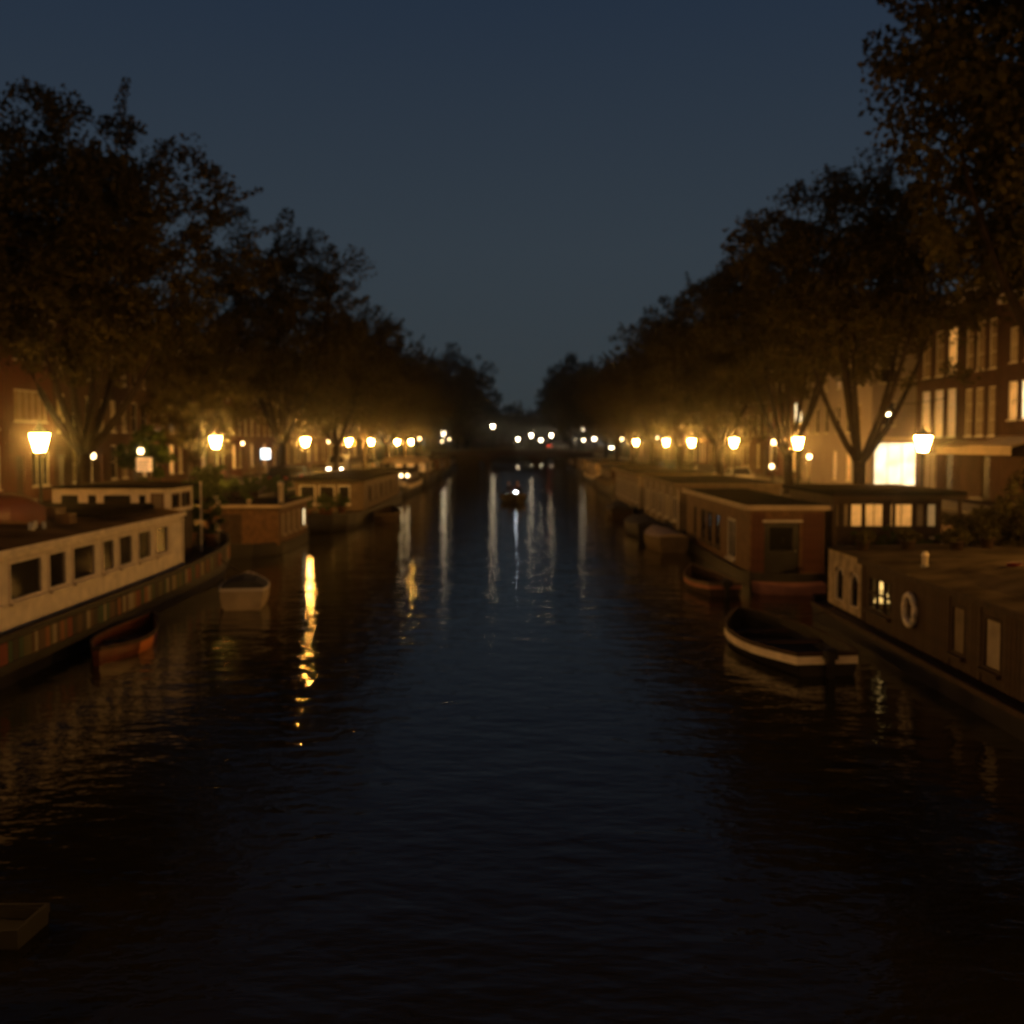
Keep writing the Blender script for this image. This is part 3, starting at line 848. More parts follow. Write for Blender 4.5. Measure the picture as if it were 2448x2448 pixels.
# ------------------------------------------------------------------ boats
def hull_rings(st, nsec, p, q, ins=0.0, floor=None):
    rings = []
    for (y, hb, zg, zk) in st:
        h = max(0.01, hb-ins); k = zk+ins; ring = []
        for i in range(2*nsec+1):
            a = -math.pi/2+math.pi*i/(2*nsec)
            s_ = math.sin(a); x = h*math.copysign(abs(s_)**p, s_) if abs(s_) > 1e-9 else 0.0
            z = k+(zg-k)*(1-max(0.0,math.cos(a))**q)
            if floor is not None: z = max(z, min(floor, zg-0.02)) if i not in (0, 2*nsec) else z
            ring.append((x, y, z))
        rings.append(ring)
    return rings
def hull(mb, st, nsec=6, p=0.7, q=0.8, thick=0.05, floor=0.1):
    o = hull_rings(st, nsec, p, q); i = hull_rings([(y+(thick if j == 0 else (-thick if j == len(st)-1 else 0)), hb, zg, zk) for j,(y,hb,zg,zk) in enumerate(st)], nsec, p, q, thick, floor)
    n = 2*nsec+1; m = len(st)
    vs = [v for r in o for v in r]+[v for r in i for v in r]; fs = []
    O = lambda a,b_: a*n+b_
    I = lambda a,b_: m*n+a*n+b_
    for a in range(m-1):
        for b_ in range(n-1):
            fs.append((O(a,b_),O(a,b_+1),O(a+1,b_+1),O(a+1,b_)))
            fs.append((I(a,b_),I(a+1,b_),I(a+1,b_+1),I(a,b_+1)))
        fs.append((O(a,0),O(a+1,0),I(a+1,0),I(a,0)))
        fs.append((O(a,n-1),I(a,n-1),I(a+1,n-1),O(a+1,n-1)))
    for a, fl in ((0,False),(m-1,True)):
        fs.append(tuple(O(a,b_) for b_ in (range(n) if not fl else reversed(range(n)))))
        fs.append(tuple(I(a,b_) for b_ in (range(n) if fl else reversed(range(n)))))
        fs.append((O(a,0),I(a,0),I(a,n-1),O(a,n-1)))
    return mb.add(vs, fs)
def sheer_path(st):
    L = [(-hb,y,zg) for (y,hb,zg,zk) in st]; Rr = [(hb,y,zg) for (y,hb,zg,zk) in reversed(st)]
    return L+Rr          # up the port side, down the starboard side
def hull_stations(L, B, zg, zk, bowrise=0.25, sternrise=0.08, transom=0.75, n=11, fine=2.2):
    st = []
    for i in range(n):
        t = i/(n-1); y = -L/2+L*t
        if t < 0.45: w = transom+(1-transom)*math.sin(math.pi/2*t/0.45)
        else: w = (1-((t-0.45)/0.55)**fine)
        w = max(w, 0.03)
        z = zg+bowrise*max(0,(t-0.4)/0.6)**2+sternrise*max(0,(0.3-t)/0.3)
        k = zk+ (0.55*(zg-zk)*max(0,(t-0.8)/0.2)**2)
        st.append((y, B/2*w, z, k))
    return st
def small_boat(loc, rz, L, B, zg, label, hullm, rimm, insidem, group="small boats moored beside the houseboats", strake=0.0, strakem=None, cover=None, outboard=False, thwarts=2, transom=0.75, fine=2.2, bowrise=0.22, name="rowing_boat", flip=False):
    o = thing(name, (0,0,0), label, "boat", group)
    st = hull_stations(L, B, zg, -0.22, bowrise, 0.06, transom, 11, fine)
    fixnormals(hull(MB(), st, 6, 0.65, 0.75, 0.05, 0.05).build("hull", hullm, o))
    path = sheer_path(st)
    m = MB(); m.band(path, 0.035, -0.05, 0.03, True); fixnormals(m.build("gunwale", rimm, o))
    if strake:
        m = MB(); m.band(path, -0.055, -0.055-strake, 0.022, True); fixnormals(m.build("rubbing_strake", strakem, o))
    for k in range(thwarts):
        y = -L*0.28+k*L*0.27
        hb = np.interp(y, [s[0] for s in st], [s[1] for s in st])
        MB().bbox(-hb+0.06, hb-0.06, y-0.14, y+0.14, zg-0.2, zg-0.15, 0.01).build("thwart", insidem, o)
    if outboard:
        m = MB(); y = -L/2
        m.bbox(-0.14,0.14,y-0.30,y-0.06,zg-0.02,zg+0.2,0.05); m.box(-0.07,0.07,y-0.26,y-0.1,-0.3,zg-0.02); m.box(-0.05,0.05,y-0.06,y+0.08,zg-0.12,zg+0.06)
        m.build("outboard_motor", DARK, o)
        MB().tube([(0.03,y-0.1,zg+0.14),(0.08,y+0.4,zg+0.2)],0.025,5).build("tiller", DARK, o)
    if cover:
        cm, y0, y1, hh = cover
        m = MB(); rings = []
        for i in range(7):
            y = y0+(y1-y0)*i/6
            hb = np.interp(y,[s[0] for s in st],[s[1] for s in st])-0.03; z = np.interp(y,[s[0] for s in st],[s[2] for s in st])+0.045
            hz = hh*(0.55+0.45*math.sin(math.pi*i/6))
            rings.append([(-hb,y,z-0.08),(-hb*0.98,y,z),(-hb*0.55,y,z+hz*0.75),(0,y,z+hz),(hb*0.55,y,z+hz*0.75),(hb*0.98,y,z),(hb,y,z-0.08)])
        m.loft(rings, True, True); fixnormals(m.build("canvas_cover", cm, o))
    o.location = loc; o.rotation_euler = (0, math.pi if flip else 0, rz)
    return o

def barge(root, x0, x1, y0, y1, zg, bow=4.0, stern=2.0, zdeck=None, m=None, bowrise=0.5, bowend=1, p=0.35, q=0.55):
    """steel barge hull from y0 to y1, blunt bow at the far (bowend=1) or near end (-1); returns stations"""
    xc, B = (x0+x1)/2, (x1-x0); L = y1-y0; st = []
    ts = [0,0.02,0.05,0.09,0.14,0.2,0.35,0.5,0.65,0.75,0.82,0.88,0.93,0.97,1.0]
    for t in ts:
        d0, d1 = t*L, (1-t)*L
        w = 1.0
        if d0 < stern: w = min(w, 0.62+0.38*math.sin(math.pi/2*d0/stern))
        if d1 < bow: w = min(w, max(0.10, math.sqrt(max(0,1-((bow-d1)/bow)**2.2))))
        z = zg+bowrise*max(0,1-d1/(bow*2.2))**2+0.12*max(0,1-d0/3)
        k = -0.5+ (0.5+0.2*zg)*max(0,1-d1/bow)**2
        st.append((t*L-L/2, B/2*w, z, k))
    if bowend < 0: st = [(-a,b_,c,d) for a,b_,c,d in reversed(st)]
    mb = MB(); hull(mb, st, 6, p, q, 0.08, zdeck if zdeck is not None else zg-0.12)
    mb.v = [(v[0]+xc, v[1]+(y0+y1)/2, v[2]) for v in mb.v]
    fixnormals(mb.build("hull", m or TAR, root))
    return [(v[0]+xc, v[1]+(y0+y1)/2, v[2]) for v in sheer_path(st)], st

# --- left: houseboat with the long white cabin
H1 = thing("houseboat", (-12.9, 30, 0), "houseboat with long white cabin, seven dark windows and coloured stripes on hull", "houseboat")
path, st = barge(H1, -15.6, -10.02, 12.0, 45.5, 1.02, 6.5, 2.0, 0.95, TAR, 0.52)
m = MB(); m.band(path, 0.06, -0.06, 0.06, True); fixnormals(m.build("gunwale", TAR, H1))
m = MB(); m.band(path, -0.52, -0.60, 0.07, True); fixnormals(m.build("rubbing_strake", DARK, H1))
# coloured boards along the hull side (canal side of the path runs down from bow)
can = [Vector(p_) for p_ in path[len(path)//2:]]
can = [p_ for p_ in can]
segs = [(can[i+1]-can[i]).length for i in range(len(can)-1)]
def along(s_):
    for i, l in enumerate(segs):
        if s_ <= l: return can[i].lerp(can[i+1], s_/l), (can[i+1]-can[i]).normalized()
        s_ -= l
    return can[-1], (can[-1]-can[-2]).normalized()
cols = [("board_cream",(0.5,0.42,0.28)),("board_red",(0.32,0.07,0.04)),("board_green",(0.05,0.12,0.06)),("board_brown",(0.16,0.09,0.045)),("board_orange",(0.42,0.16,0.05)),("board_dark",(0.05,0.035,0.025)),("board_olive",(0.16,0.14,0.06)),("board_ochre",(0.35,0.24,0.09))]
bm = [mat(n_, tuple(x*0.6 for x in c_), 0.6, 0.2, 3.0) for n_, c_ in cols]
r2 = random.Random(4)
tot = sum(segs); s_ = 1.2; prevk = -1
while s_ < min(tot-2, 26.0):
    w = r2.choice([0.16,0.22,0.22,0.3,0.4])
    k = r2.choices(range(8), [2.6 if s_ > 4 else 1,1.6,1.3 if s_ > 10 else .3,2.5,1.5,4,1.2,1.0])[0]
    if k == prevk: k = (k+5) % 8
    prevk = k
    p_, d_ = along(s_+w/2)
    ang = math.atan2(d_.y, d_.x)
    key = ("board", w, k)
    if key not in WINC: WINC[key] = MB().box(-w/2+0.008, w/2-0.008, -0.012, 0.012, -0.50, -0.07).mesh("hull_board", bm[k])
    nrm = Vector((-d_.y, d_.x, 0))
    if nrm.x < 0 and nrm.y < 0.8: nrm = -nrm
    put("hull_board", WINC[key], H1, p_+nrm*0.035, ang)
    s_ += w
# cabin
cx0, cx1, cy0, cy1, cz0, cz1 = -15.2, -10.5, 14.0, 36.7, 0.96, 2.66
wy = [(24.0,25.7),(26.06,27.1),(27.5,29.0),(29.5,30.4),(30.75,31.86),(32.35,33.5),(33.94,35.2),(22.0,23.5),(20.2,21.6),(18.2,19.8),(16.4,17.8)]
m = MB()
wall_holes(m, (cx1, cy0, 0), R(90), cy1-cy0, cz0, cz1, [(a-cy0, b_-cy0, 1.55, 2.41) for a, b_ in wy], 0.1)
m.add([(cx0,cy0,cz0),(cx1,cy0,cz0),(cx1,cy0,cz1),(cx0,cy0,cz1)],[(0,1,2,3)])
m.add([(cx0,cy1,cz0),(cx1,cy1,cz0),(cx1,cy1,cz1),(cx0,cy1,cz1)],[(3,2,1,0)])
m.add([(cx0,cy0,cz0),(cx0,cy1,cz0),(cx0,cy1,cz1),(cx0,cy0,cz1)],[(0,1,2,3)])
m.build("cabin_wall", WHITE, H1)
for a, b_ in wy:
    window(H1, (cx1-0.03, (a+b_)/2, 1.55), R(90), b_-a-0.01, 0.85, 1, 1, WHITE, GLASS, True, 0.05)
for k in range(3):      # lapped planks under the windows
    z = 1.06+k*0.145
    MB().prism([(cx1+0.004,z),(cx1+0.03,z),(cx1+0.012,z+0.14),(cx1+0.004,z+0.14)],'y',cy0+0.02,cy1-0.02).build("plank", WHITE, H1)
for k in range(7):      # and on the plain end of the wall
    z = 1.50+k*0.125
    MB().prism([(cx1+0.004,z),(cx1+0.026,z),(cx1+0.012,z+0.12),(cx1+0.004,z+0.12)],'y',35.42,cy1-0.02).build("plank", WHITE, H1)
MB().box(cx1+0.004, cx1+0.05, cy1-0.10, cy1+0.03, cz0, cz1).build("corner_post", WHITE, H1)
MB().box(cx1+0.004, cx1+0.13, cy0, cy1+0.1, cz1-0.09, cz1+0.03).build("eave_trim", WHITE, H1)
MB().box(cx1+0.004, cx1+0.07, cy0, cy1+0.05, cz1-0.24, cz1-0.20).build("moulding", WHITE, H1)
m = MB(); rings = []
for y in (cy0-0.1, 20, 26, 30, 34, cy1+0.1):
    rings.append([(cx0-0.15+(cx1-cx0+0.27)*i/8, y, cz1+0.035+0.2*math.sin(math.pi*i/8)**0.9) for i in range(9)])
rings2 = [[(a,b_,c) for a,b_,c in r_]+[(r_[-1][0],r_[0][1],cz1+0.032),(r_[0][0],r_[0][1],cz1+0.032)] for r_ in rings]
m.loft(rings2, True, True); fixnormals(m.build("roof", FELT, H1))
# wheelhouse
wx0, wx1, wy0, wy1, wz0, wz1 = -15.1, -11.3, 38.0, 40.9, 0.96, 3.38
wh = [(0.15,0.85),(1.0,1.0)]
m = MB()
fr = [(0.22,0.9),(1.1,1.5),(1.62,2.62),(2.78,3.12),(3.22,3.66)]
wall_holes(m, (wx0, wy0, 0), 0, wx1-wx0, 2.55, wz1, [(a,b_,2.68,3.22) for a,b_ in fr], 0.08)
wall_holes(m, (wx1, wy0, 0), R(90), wy1-wy0, 2.55, wz1, [(0.35,1.3,2.68,3.2),(1.5,2.6,2.68,3.2)], 0.08)
m.add([(wx0,wy0,2.55),(wx0,wy1,2.55),(wx0,wy1,wz1),(wx0,wy0,wz1)],[(0,1,2,3)])
m.add([(wx0,wy1,2.55),(wx1,wy1,2.55),(wx1,wy1,wz1),(wx0,wy1,wz1)],[(0,1,2,3)])
whs = m.build("wheelhouse", WHITE, H1)
MB().box(wx0+0.01, wx1-0.01, wy0+0.01, wy1-0.01, wz0, 2.549).build("wheelhouse_base", WOODD, H1)
for i, (a,b_) in enumerate(fr):
    window(whs, (wx0+(a+b_)/2, wy0+0.04, 2.68), 0, b_-a-0.01, 0.53, 1, 1, WHITE if i != 4 else WOOD, GLASS if i not in (4,) else CURTD, False, 0.05)
for a, b_ in ((0.35,1.3),(1.5,2.6)):
    window(whs, (wx1-0.04, wy0+(a+b_)/2, 2.68), R(90), b_-a-0.01, 0.51, 1, 1, WOOD, GLASS, False, 0.05)
m = MB(); rings = []
for y in (wy0-0.25, wy0+1.4, wy1+0.2):
    pr = [(wx0-0.2+(wx1-wx0+0.4)*i/6, y, wz1+0.03+0.14*math.sin(math.pi*i/6)) for i in range(7)]
    rings.append(pr+[(pr[-1][0],y,wz1+0.002),(pr[0][0],y,wz1+0.002)])
m.loft(rings, True, True); fixnormals(m.build("wheelhouse_roof", ROOF, H1))
MB().tube([(wx1+0.25,wy1+0.15,1.0),(wx1+0.25,wy1+0.15,3.5)], 0.035, 6).build("awning_post", TRIM, H1)
MB().tube([(-11.6,43.2,1.2),(-11.6,43.2,1.75)], 0.11, 8).build("bollard", DARK, H1)
MB().tube([(-12.4,43.2,1.2),(-12.4,43.2,1.75)], 0.11, 8).build("bollard", DARK, H1)
m = MB()
for y in (41.5,42.6,43.7): m.tube([(-10.55-(y-41.5)*0.35,y,1.2),(-10.55-(y-41.5)*0.35,y,2.0)],0.02,5)
m.tube([(-10.55,41.5,2.0),(-11.32,43.7,2.0)],0.02,5); m.build("railing", STEEL, H1)
for (x_, y_, r_, h_, lb_) in ((-11.9,42.2,0.7,1.0,"tall leafy plant on the bow deck behind the wheelhouse"),(-13.2,42.6,0.8,1.1,"broad leafy plant on the bow deck beside the quay"),(-12.3,43.9,0.6,0.9,"small leafy plant at the tip of the bow deck"),(-11.25,43.2,0.6,1.15,"leafy plant leaning over the bow gunwale")):  # last plant added to block a street lamp's reflection on the water
    shrub((x_,y_,1.0), r_, h_, lb_, 34, 50, 0.14, (0.28,0.45,TERRA), LEAF2, "plants on the bow deck of the white cabin houseboat", "potted_plant", 0.15)
MB().bbox(-14.9,-11.25,31.6,36.4,2.70,2.99,0.06).build("hatch_cover", ROOF, H1)
# things on its roof
small_boat((-13.3, 28.2, 3.42), R(-78), 3.6, 1.5, 0.42, "red upturned dinghy lying on the roof of the white cabin houseboat", REDP, WOOD, WOOD, None, thwarts=1, name="dinghy", flip=True, bowrise=0.1)
m = thing("dinghy_cradle", (-12.9,28.2,2.84), "low wooden cradle under the red upturned dinghy", "cradle")
for x in (-14.1,-12.6): MB().box(x-0.06,x+0.06,27.5,28.9,2.84,3.0).build("bearer", WOODD, m)
for i, (x, y) in enumerate(((-11.35,27.2),(-11.15,27.5),(-11.45,27.75),(-11.2,27.0))):
    o = thing("glass_jar", (x,y,2.86), "small glass jar glinting on the canvas roof of the white cabin", "jar", "glass jars on the cabin roof")
    MB().lathe([(0.05,0),(0.055,0.03),(0.055,0.13),(0.045,0.15)],8,(x,y,2.84)).build("body", mat("jar_glass",(0.5,0.5,0.45),0.05,0.1,spec=0.8), o, True)
    MB().lathe([(0.05,0.151),(0.05,0.175)],8,(x,y,2.84)).build("lid", STEEL, o)
o = thing("roof_vent", (-12.0,25.3,2.9), "black mushroom vent on the canvas roof of the white cabin", "vent")
MB().lathe([(0.07,0),(0.07,0.25)],8,(-12.0,25.3,2.95)).build("pipe", DARK, o)
MB().lathe([(0.2,0.25),(0.17,0.32),(0.05,0.36)],10,(-12.0,25.3,2.95)).build("cowl", DARK, o, True)

for i,(x,y,w,l,h,lb) in enumerate(((-12.2,30.6,0.5,0.7,0.3,"wooden crate on the white cabin roof next to the black hatch cover"),(-11.5,29.8,0.35,0.5,0.25,"small wooden crate near the roof edge of the white cabin"),(-13.6,31.0,0.6,0.4,0.35,"wooden crate on the quay side of the white cabin roof"))):
    o = thing("wooden_crate",(x,y,2.84),lb,"crate","crates on the white cabin roof")
    zb = 2.80+0.05*(x < -12)
    MB().box(x-w/2,x+w/2,y-l/2,y+l/2,zb,zb+0.03).build("bottom",WOOD,o)
    for k in range(3):
        za = zb+0.031+k*h/3
        MB().box(x-w/2,x+w/2,y-l/2,y-l/2+0.02,za,za+h/3-0.02).build("slat",WOOD,o); MB().box(x-w/2,x+w/2,y+l/2-0.02,y+l/2,za,za+h/3-0.02).build("slat",WOOD,o)
        MB().box(x-w/2,x-w/2+0.02,y-l/2+0.021,y+l/2-0.021,za,za+h/3-0.02).build("slat",WOOD,o); MB().box(x+w/2-0.02,x+w/2,y-l/2+0.021,y+l/2-0.021,za,za+h/3-0.02).build("slat",WOOD,o)
# red-orange boat alongside, white sloop behind the bow
o = small_boat((-9.25, 27.6, 0), R(3), 4.9, 1.25, 0.32, "red-orange rowing boat with orange panel tied alongside the white cabin houseboat", REDP, WOODD, WOODD, strake=0.0, thwarts=2, transom=0.12, fine=1.9, bowrise=0.14)
MB().box(0,0,0,0,0,0)
st_ = hull_stations(4.9,1.25,0.32,-0.22,0.14,0.06,0.12,11,1.9)
m = MB()
for (a_, b_) in ((3,4),(4,5)):
    r0 = hull_rings([st_[a_]],6,0.65,0.75)[0]; r1 = hull_rings([st_[b_]],6,0.65,0.75)[0]
    idx = [8,9,10,11,12]
    m.loft([[(p_[0]+0.012, p_[1], p_[2]-(0.055 if i == 12 else 0)) for i, p_ in enumerate(r_) if i in idx] for r_ in (r0,r1)], False, False)
m = m.mesh("side_panel", ORNG); oo = bpy.data.objects.new("side_panel", m); col.objects.link(oo); oo.parent = o
small_boat((-8.15, 35.2, 0), R(9), 3.4, 1.45, 0.55, "white sloop with dark motor cover by the bow of the white cabin houseboat", mat("ivory_paint",(0.42,0.34,0.22),0.6,0.2,2.0), TRIM, WOODD, cover=(GREYC,-1.2,0.6,0.34), strake=0.0, transom=0.85, bowrise=0.2, name="sloop")

# --- left: brown houseboat with cream trim
H2 = thing("houseboat", (-12.6, 54, 0), "brown houseboat with cream roof trim and a row of pale curtained windows", "houseboat")
barge(H2, -15.05, -9.95, 48.6, 58.4, 0.5, 2.0, 2.6, 0.42, TAR, 0.2)
x0, x1, y0, y1, z1 = -14.8, -10.1, 50.0, 56.9, 2.12
m = MB(); hs = [(50.6+i*1.28, 51.25+i*1.28) for i in range(5)]
wall_holes(m, (x1,y0,0), R(90), y1-y0, 0.43, z1, [(a-y0,b_-y0,0.85,1.75) for a,b_ in hs], 0.08)
wall_holes(m, (x0,y0,0), 0, x1-x0, 0.43, z1, [(0.5,1.5,1.05,1.75),(2.2,3.1,0.5,1.8)], 0.08)
m.add([(x0,y0,.43),(x0,y1,.43),(x0,y1,z1),(x0,y0,z1)],[(0,1,2,3)]); m.add([(x0,y1,.43),(x1,y1,.43),(x1,y1,z1),(x0,y1,z1)],[(0,1,2,3)])
m.build("cabin_wall", WOOD, H2)
for i, (a,b_) in enumerate(hs): window(H2, (x1-0.04,(a+b_)/2,0.85), R(90), b_-a-.01, 0.89, 1, 1, CREAM, LITB if i == 4 else CURT, True, 0.06)
window(H2, (x0+1.0,y0+0.04,1.05), 0, 0.99, 0.69, 1, 1, CREAM, CURT, True, 0.06)
MB().box(x0+2.21,x0+3.09,y0+0.02,y0+0.07,0.5,1.79).build("door", WOODD, H2)
MB().box(x0-0.15,x1+0.18,y0-0.35,y1+0.2,z1+0.002,z1+0.06).build("roof", ROOF, H2)
MB().box(x0-0.16,x1+0.2,y0-0.42,y0-0.352,z1-0.05,z1+0.09).box(x1+0.182,x1+0.24,y0-0.42,y1+0.2,z1-0.05,z1+0.09).build("roof_trim", CREAM, H2)
o = thing("chimney_pipe", (-10.55,52.5,2.18), "white stove pipe on the roof of the brown houseboat", "chimney")
MB().lathe([(0.12,0),(0.12,0.75),(0.13,0.75),(0.13,0.85)],10,(-10.45,52.3,2.18)).build("pipe", WHITE, o, True); MB().lathe([(0.2,0.87),(0.03,0.98)],10,(-10.45,52.3,2.18)).build("cap", STEEL, o)
o = thing("covered_dome", (-13.1,51.6,2.18), "white dome-shaped cover on the roof of the brown houseboat", "cover")
MB().lathe([(0.36,0),(0.36,0.06),(0.31,0.2),(0.2,0.3),(0.02,0.35)],14,(-13.1,51.6,2.18)).build("dome", WHITE, o, True); MB().lathe([(0.05,0.34),(0.05,0.39)],8,(-13.1,51.6,2.18)).build("knob", DARK, o)
shrub((-11.7,51.4,2.18),0.2,0.22,"pale potted plant on the roof of the brown houseboat",10,30,0.09,(0.12,0.18,WHITE))
for i,(x,y) in enumerate(((-14.2,54),(-13.4,56),(-12.6,56.4),(-11.2,55.9))): shrub((x,y,2.18),0.45,0.35,["dark plant tub by the quay side of the brown houseboat roof","dark plant tub mid-roof past the white dome cover","dark plant tub farthest back on the brown houseboat roof","dark plant tub close to the canal side roof trim"][i],18,40,0.12,(0.25,0.3,WOODD),group="plant tubs on the brown houseboat roof")

shrub((-13.35,50.7,2.18),0.95,0.8,"tall leafy bush over the front roof edge of the brown houseboat",44,50,0.14,(0.3,0.3,WOODD),LEAF2,None,"bush",0.1)
for (x_,y_,lb_) in ((-16.0,52.8,"bush at quay edge before the second amber lamp"),(-16.3,60.0,"bush at quay edge just before the second amber lamp post"),(-16.2,65.5,"bush at quay edge just past the second amber lamp post"),(-16.4,72.0,"bush at quay edge behind the glazed houseboat foredeck"),(-16.4,78.5,"bush at quay edge before the black parked car")):
    shrub((x_,y_,QZ),0.9,0.7,lb_,30,45,0.16,None,LEAF2,"bushes along the quay edge","bush")
# --- left: dark glazed houseboat
H3 = thing("houseboat", (-11.4, 80, 0), "dark houseboat with glazed front, flat roof and planted foredeck", "houseboat")
barge(H3, -13.9, -8.85, 61.5, 96.5, 0.75, 4.5, 3.0, 0.66, TAR, 0.3, -1)
x0, x1, y0, y1, z1 = -13.4, -9.15, 71.5, 94.0, 2.55
m = MB(); fr = [(0.25,1.25),(1.45,2.45),(2.65,3.4)]
wall_holes(m,(x0,y0,0),0,x1-x0,0.67,z1,[(a,b_,1.05,2.25) for a,b_ in fr],0.1)
hs = [(74+i*3.2,74.9+i*3.2) for i in range(6)]
wall_holes(m,(x1,y0,0),R(90),y1-y0,0.67,z1,[(a-y0,b_-y0,1.2,2.1) for a,b_ in hs],0.1)
m.add([(x0,y0,.67),(x0,y1,.67),(x0,y1,z1),(x0,y0,z1)],[(0,1,2,3)]); m.add([(x0,y1,.67),(x1,y1,.67),(x1,y1,z1),(x0,y1,z1)],[(0,1,2,3)])
m.build("cabin_wall", TANW, H3)
for i,(a,b_) in enumerate(fr): window(H3,(x0+(a+b_)/2,y0+0.05,1.05),0,b_-a-.01,1.19,1,1,TRIM,GLASS,True,0.07)
for i,(a,b_) in enumerate(hs): window(H3,(x1-0.05,(a+b_)/2,1.2),R(90),b_-a-.01,0.89,1,1,WOODD,CURTD if i%2 else GLASS,True,0.06)
MB().box(x0-0.3,x1+0.3,y0-0.7,y1+0.3,z1+0.002,z1+0.14).build("roof", ROOF, H3)
for i,(x,y) in enumerate(((-12.6,66.5),(-11.6,65.2),(-10.6,66.8),(-11.2,68.3),(-12.9,69.0),(-10.2,69.3))):
    shrub((x,y,0.68),0.5,0.5,"dark potted bush on the foredeck of the glazed houseboat",22,40,0.13,(0.26,0.35,TERRA),group="potted bushes on the glazed houseboat foredeck")
small_boat((-7.9,73.5,0),R(1),5.2,1.7,0.5,"low dark skiff alongside the glazed houseboat",WOODD,WOODD,WOODD,strake=0.06,strakem=TANW,name="skiff")

# --- left: farther barges
def simple_barge(x0,x1,y0,y1,label,zg,cab,wallm,winm,pane,roofm,bowend=-1,bowm=None,bowrise=0.6,nw=5,frontw=2,name="houseboat",group=None,hullm=None,cham=0.0):
    o = thing(name, ((x0+x1)/2,(y0+y1)/2,0), label, "houseboat", group)
    path, st = barge(o, x0,x1,y0,y1,zg,4.0,2.5,zg-0.1,hullm or TAR,bowrise,bowend)
    if bowm:
        m = MB(); m.band(path,0.05,-0.38,0.05,True); fixnormals(m.build("bulwark_band", bowm, o))
    c0,c1,zc = cab
    xa,xb = x0+0.45,x1-0.35
    m = MB(); W = c1-c0
    s = -1 if (x0+x1) < 0 else 1
    zb0, zb1 = zg+0.35, zc-0.35
    fw = [( (xb-xa)*(i+0.5)/frontw-0.4, (xb-xa)*(i+0.5)/frontw+0.4, zb0, zb1) for i in range(frontw)]
    sw = [(W*(i+0.5)/nw-0.45, W*(i+0.5)/nw+0.45, zb0, zb1) for i in range(nw)]
    wall_holes(m,(xa,c0,0),0,xb-xa,zg-0.1,zc,fw,0.08)
    if s < 0: wall_holes(m,(xb,c0,0),R(90),W,zg-0.1,zc,sw,0.08); m.add([(xa,c0,zg-.1),(xa,c1,zg-.1),(xa,c1,zc),(xa,c0,zc)],[(0,1,2,3)])
    else: wall_holes(m,(xa,c1,0),R(-90),W,zg-0.1,zc,sw,0.08); m.add([(xb,c0,zg-.1),(xb,c1,zg-.1),(xb,c1,zc),(xb,c0,zc)],[(0,1,2,3)])
    m.add([(xa,c1,zg-.1),(xb,c1,zg-.1),(xb,c1,zc),(xa,c1,zc)],[(0,1,2,3)])
    m.build("cabin_wall", wallm, o)
    for i, h in enumerate(fw): window(o,(xa+(h[0]+h[1])/2,c0+0.04,zb0),0,0.79,zb1-zb0-.01,1,1,winm,pane,False,0.06)
    for i, h in enumerate(sw):
        yy = c0+(h[0]+h[1])/2 if s < 0 else c1-(h[0]+h[1])/2
        window(o,(xb-0.04 if s<0 else xa+0.04,yy,zb0),R(90) if s<0 else R(-90),0.89,zb1-zb0-.01,1,1,winm,pane,False,0.06)
    MB().box(xa-0.2,xb+0.2,c0-0.3,c1+0.2,zc+0.002,zc+0.12).build("roof", roofm, o)
    return o
GBL, GBR = "barges moored before the far bridge on the van's quay", "barges moored before the far bridge on the shop's quay"
h5 = simple_barge(-14.3,-9.3,99.5,122,"old barge with pale rounded bow and low dark cabin past the glazed houseboat",1.0,(107,120,2.2),WOODD,TRIM,GLASS,ROOF,-1,WHITE,0.7,group=GBL)
o = thing("deck_canopy",(-11.8,123.5,0),"long cream canvas canopy over the barge with pale rounded bow","canopy")
q0, q1 = at(930,1092,118), at(1024,1092,118)
MB().prism([(q0.x,2.85),(q1.x,2.85),(q1.x-0.1,3.35),((q0.x+q1.x)/2,3.5),(q0.x+0.1,3.35)],'y',112,119.5).build("canvas",CREAM,o)
for x in (q0.x+0.15,q1.x-0.15):
    for y in (112.2,119.3): MB().tube([(x,y,0.92),(x,y,2.85)],0.03,5).build("post",STEEL,o)
for i, px in enumerate((959,974)):
    q = at(px,1137,99.0); wall_light((q.x,q.y+0.0,q.z),"bright white deck light beside the pale rounded bow",SMALLB,0.13,0.6)["group"]="deck lights by the pale rounded bow"
simple_barge(-14.2,-9.4,126,149,"barge with small wheelhouse of three round-lit windows",1.1,(134,141,2.9),WOODD,WHITE,LITD,ROOF,-1,None,0.8,3,3,group=GBL)
simple_barge(-14.2,-9.6,153,178,"dark barge past the three-window wheelhouse",0.9,(158,174,2.5),REDW,TRIM,GLASS,ROOF,-1,None,0.5,group=GBL)
simple_barge(-14.2,-9.8,182,212,"dark low houseboat last before the far bridge on the van's quay",0.8,(186,208,2.4),WOODD,TRIM,CURTD,ROOF,-1,None,0.3,8,group=GBL)

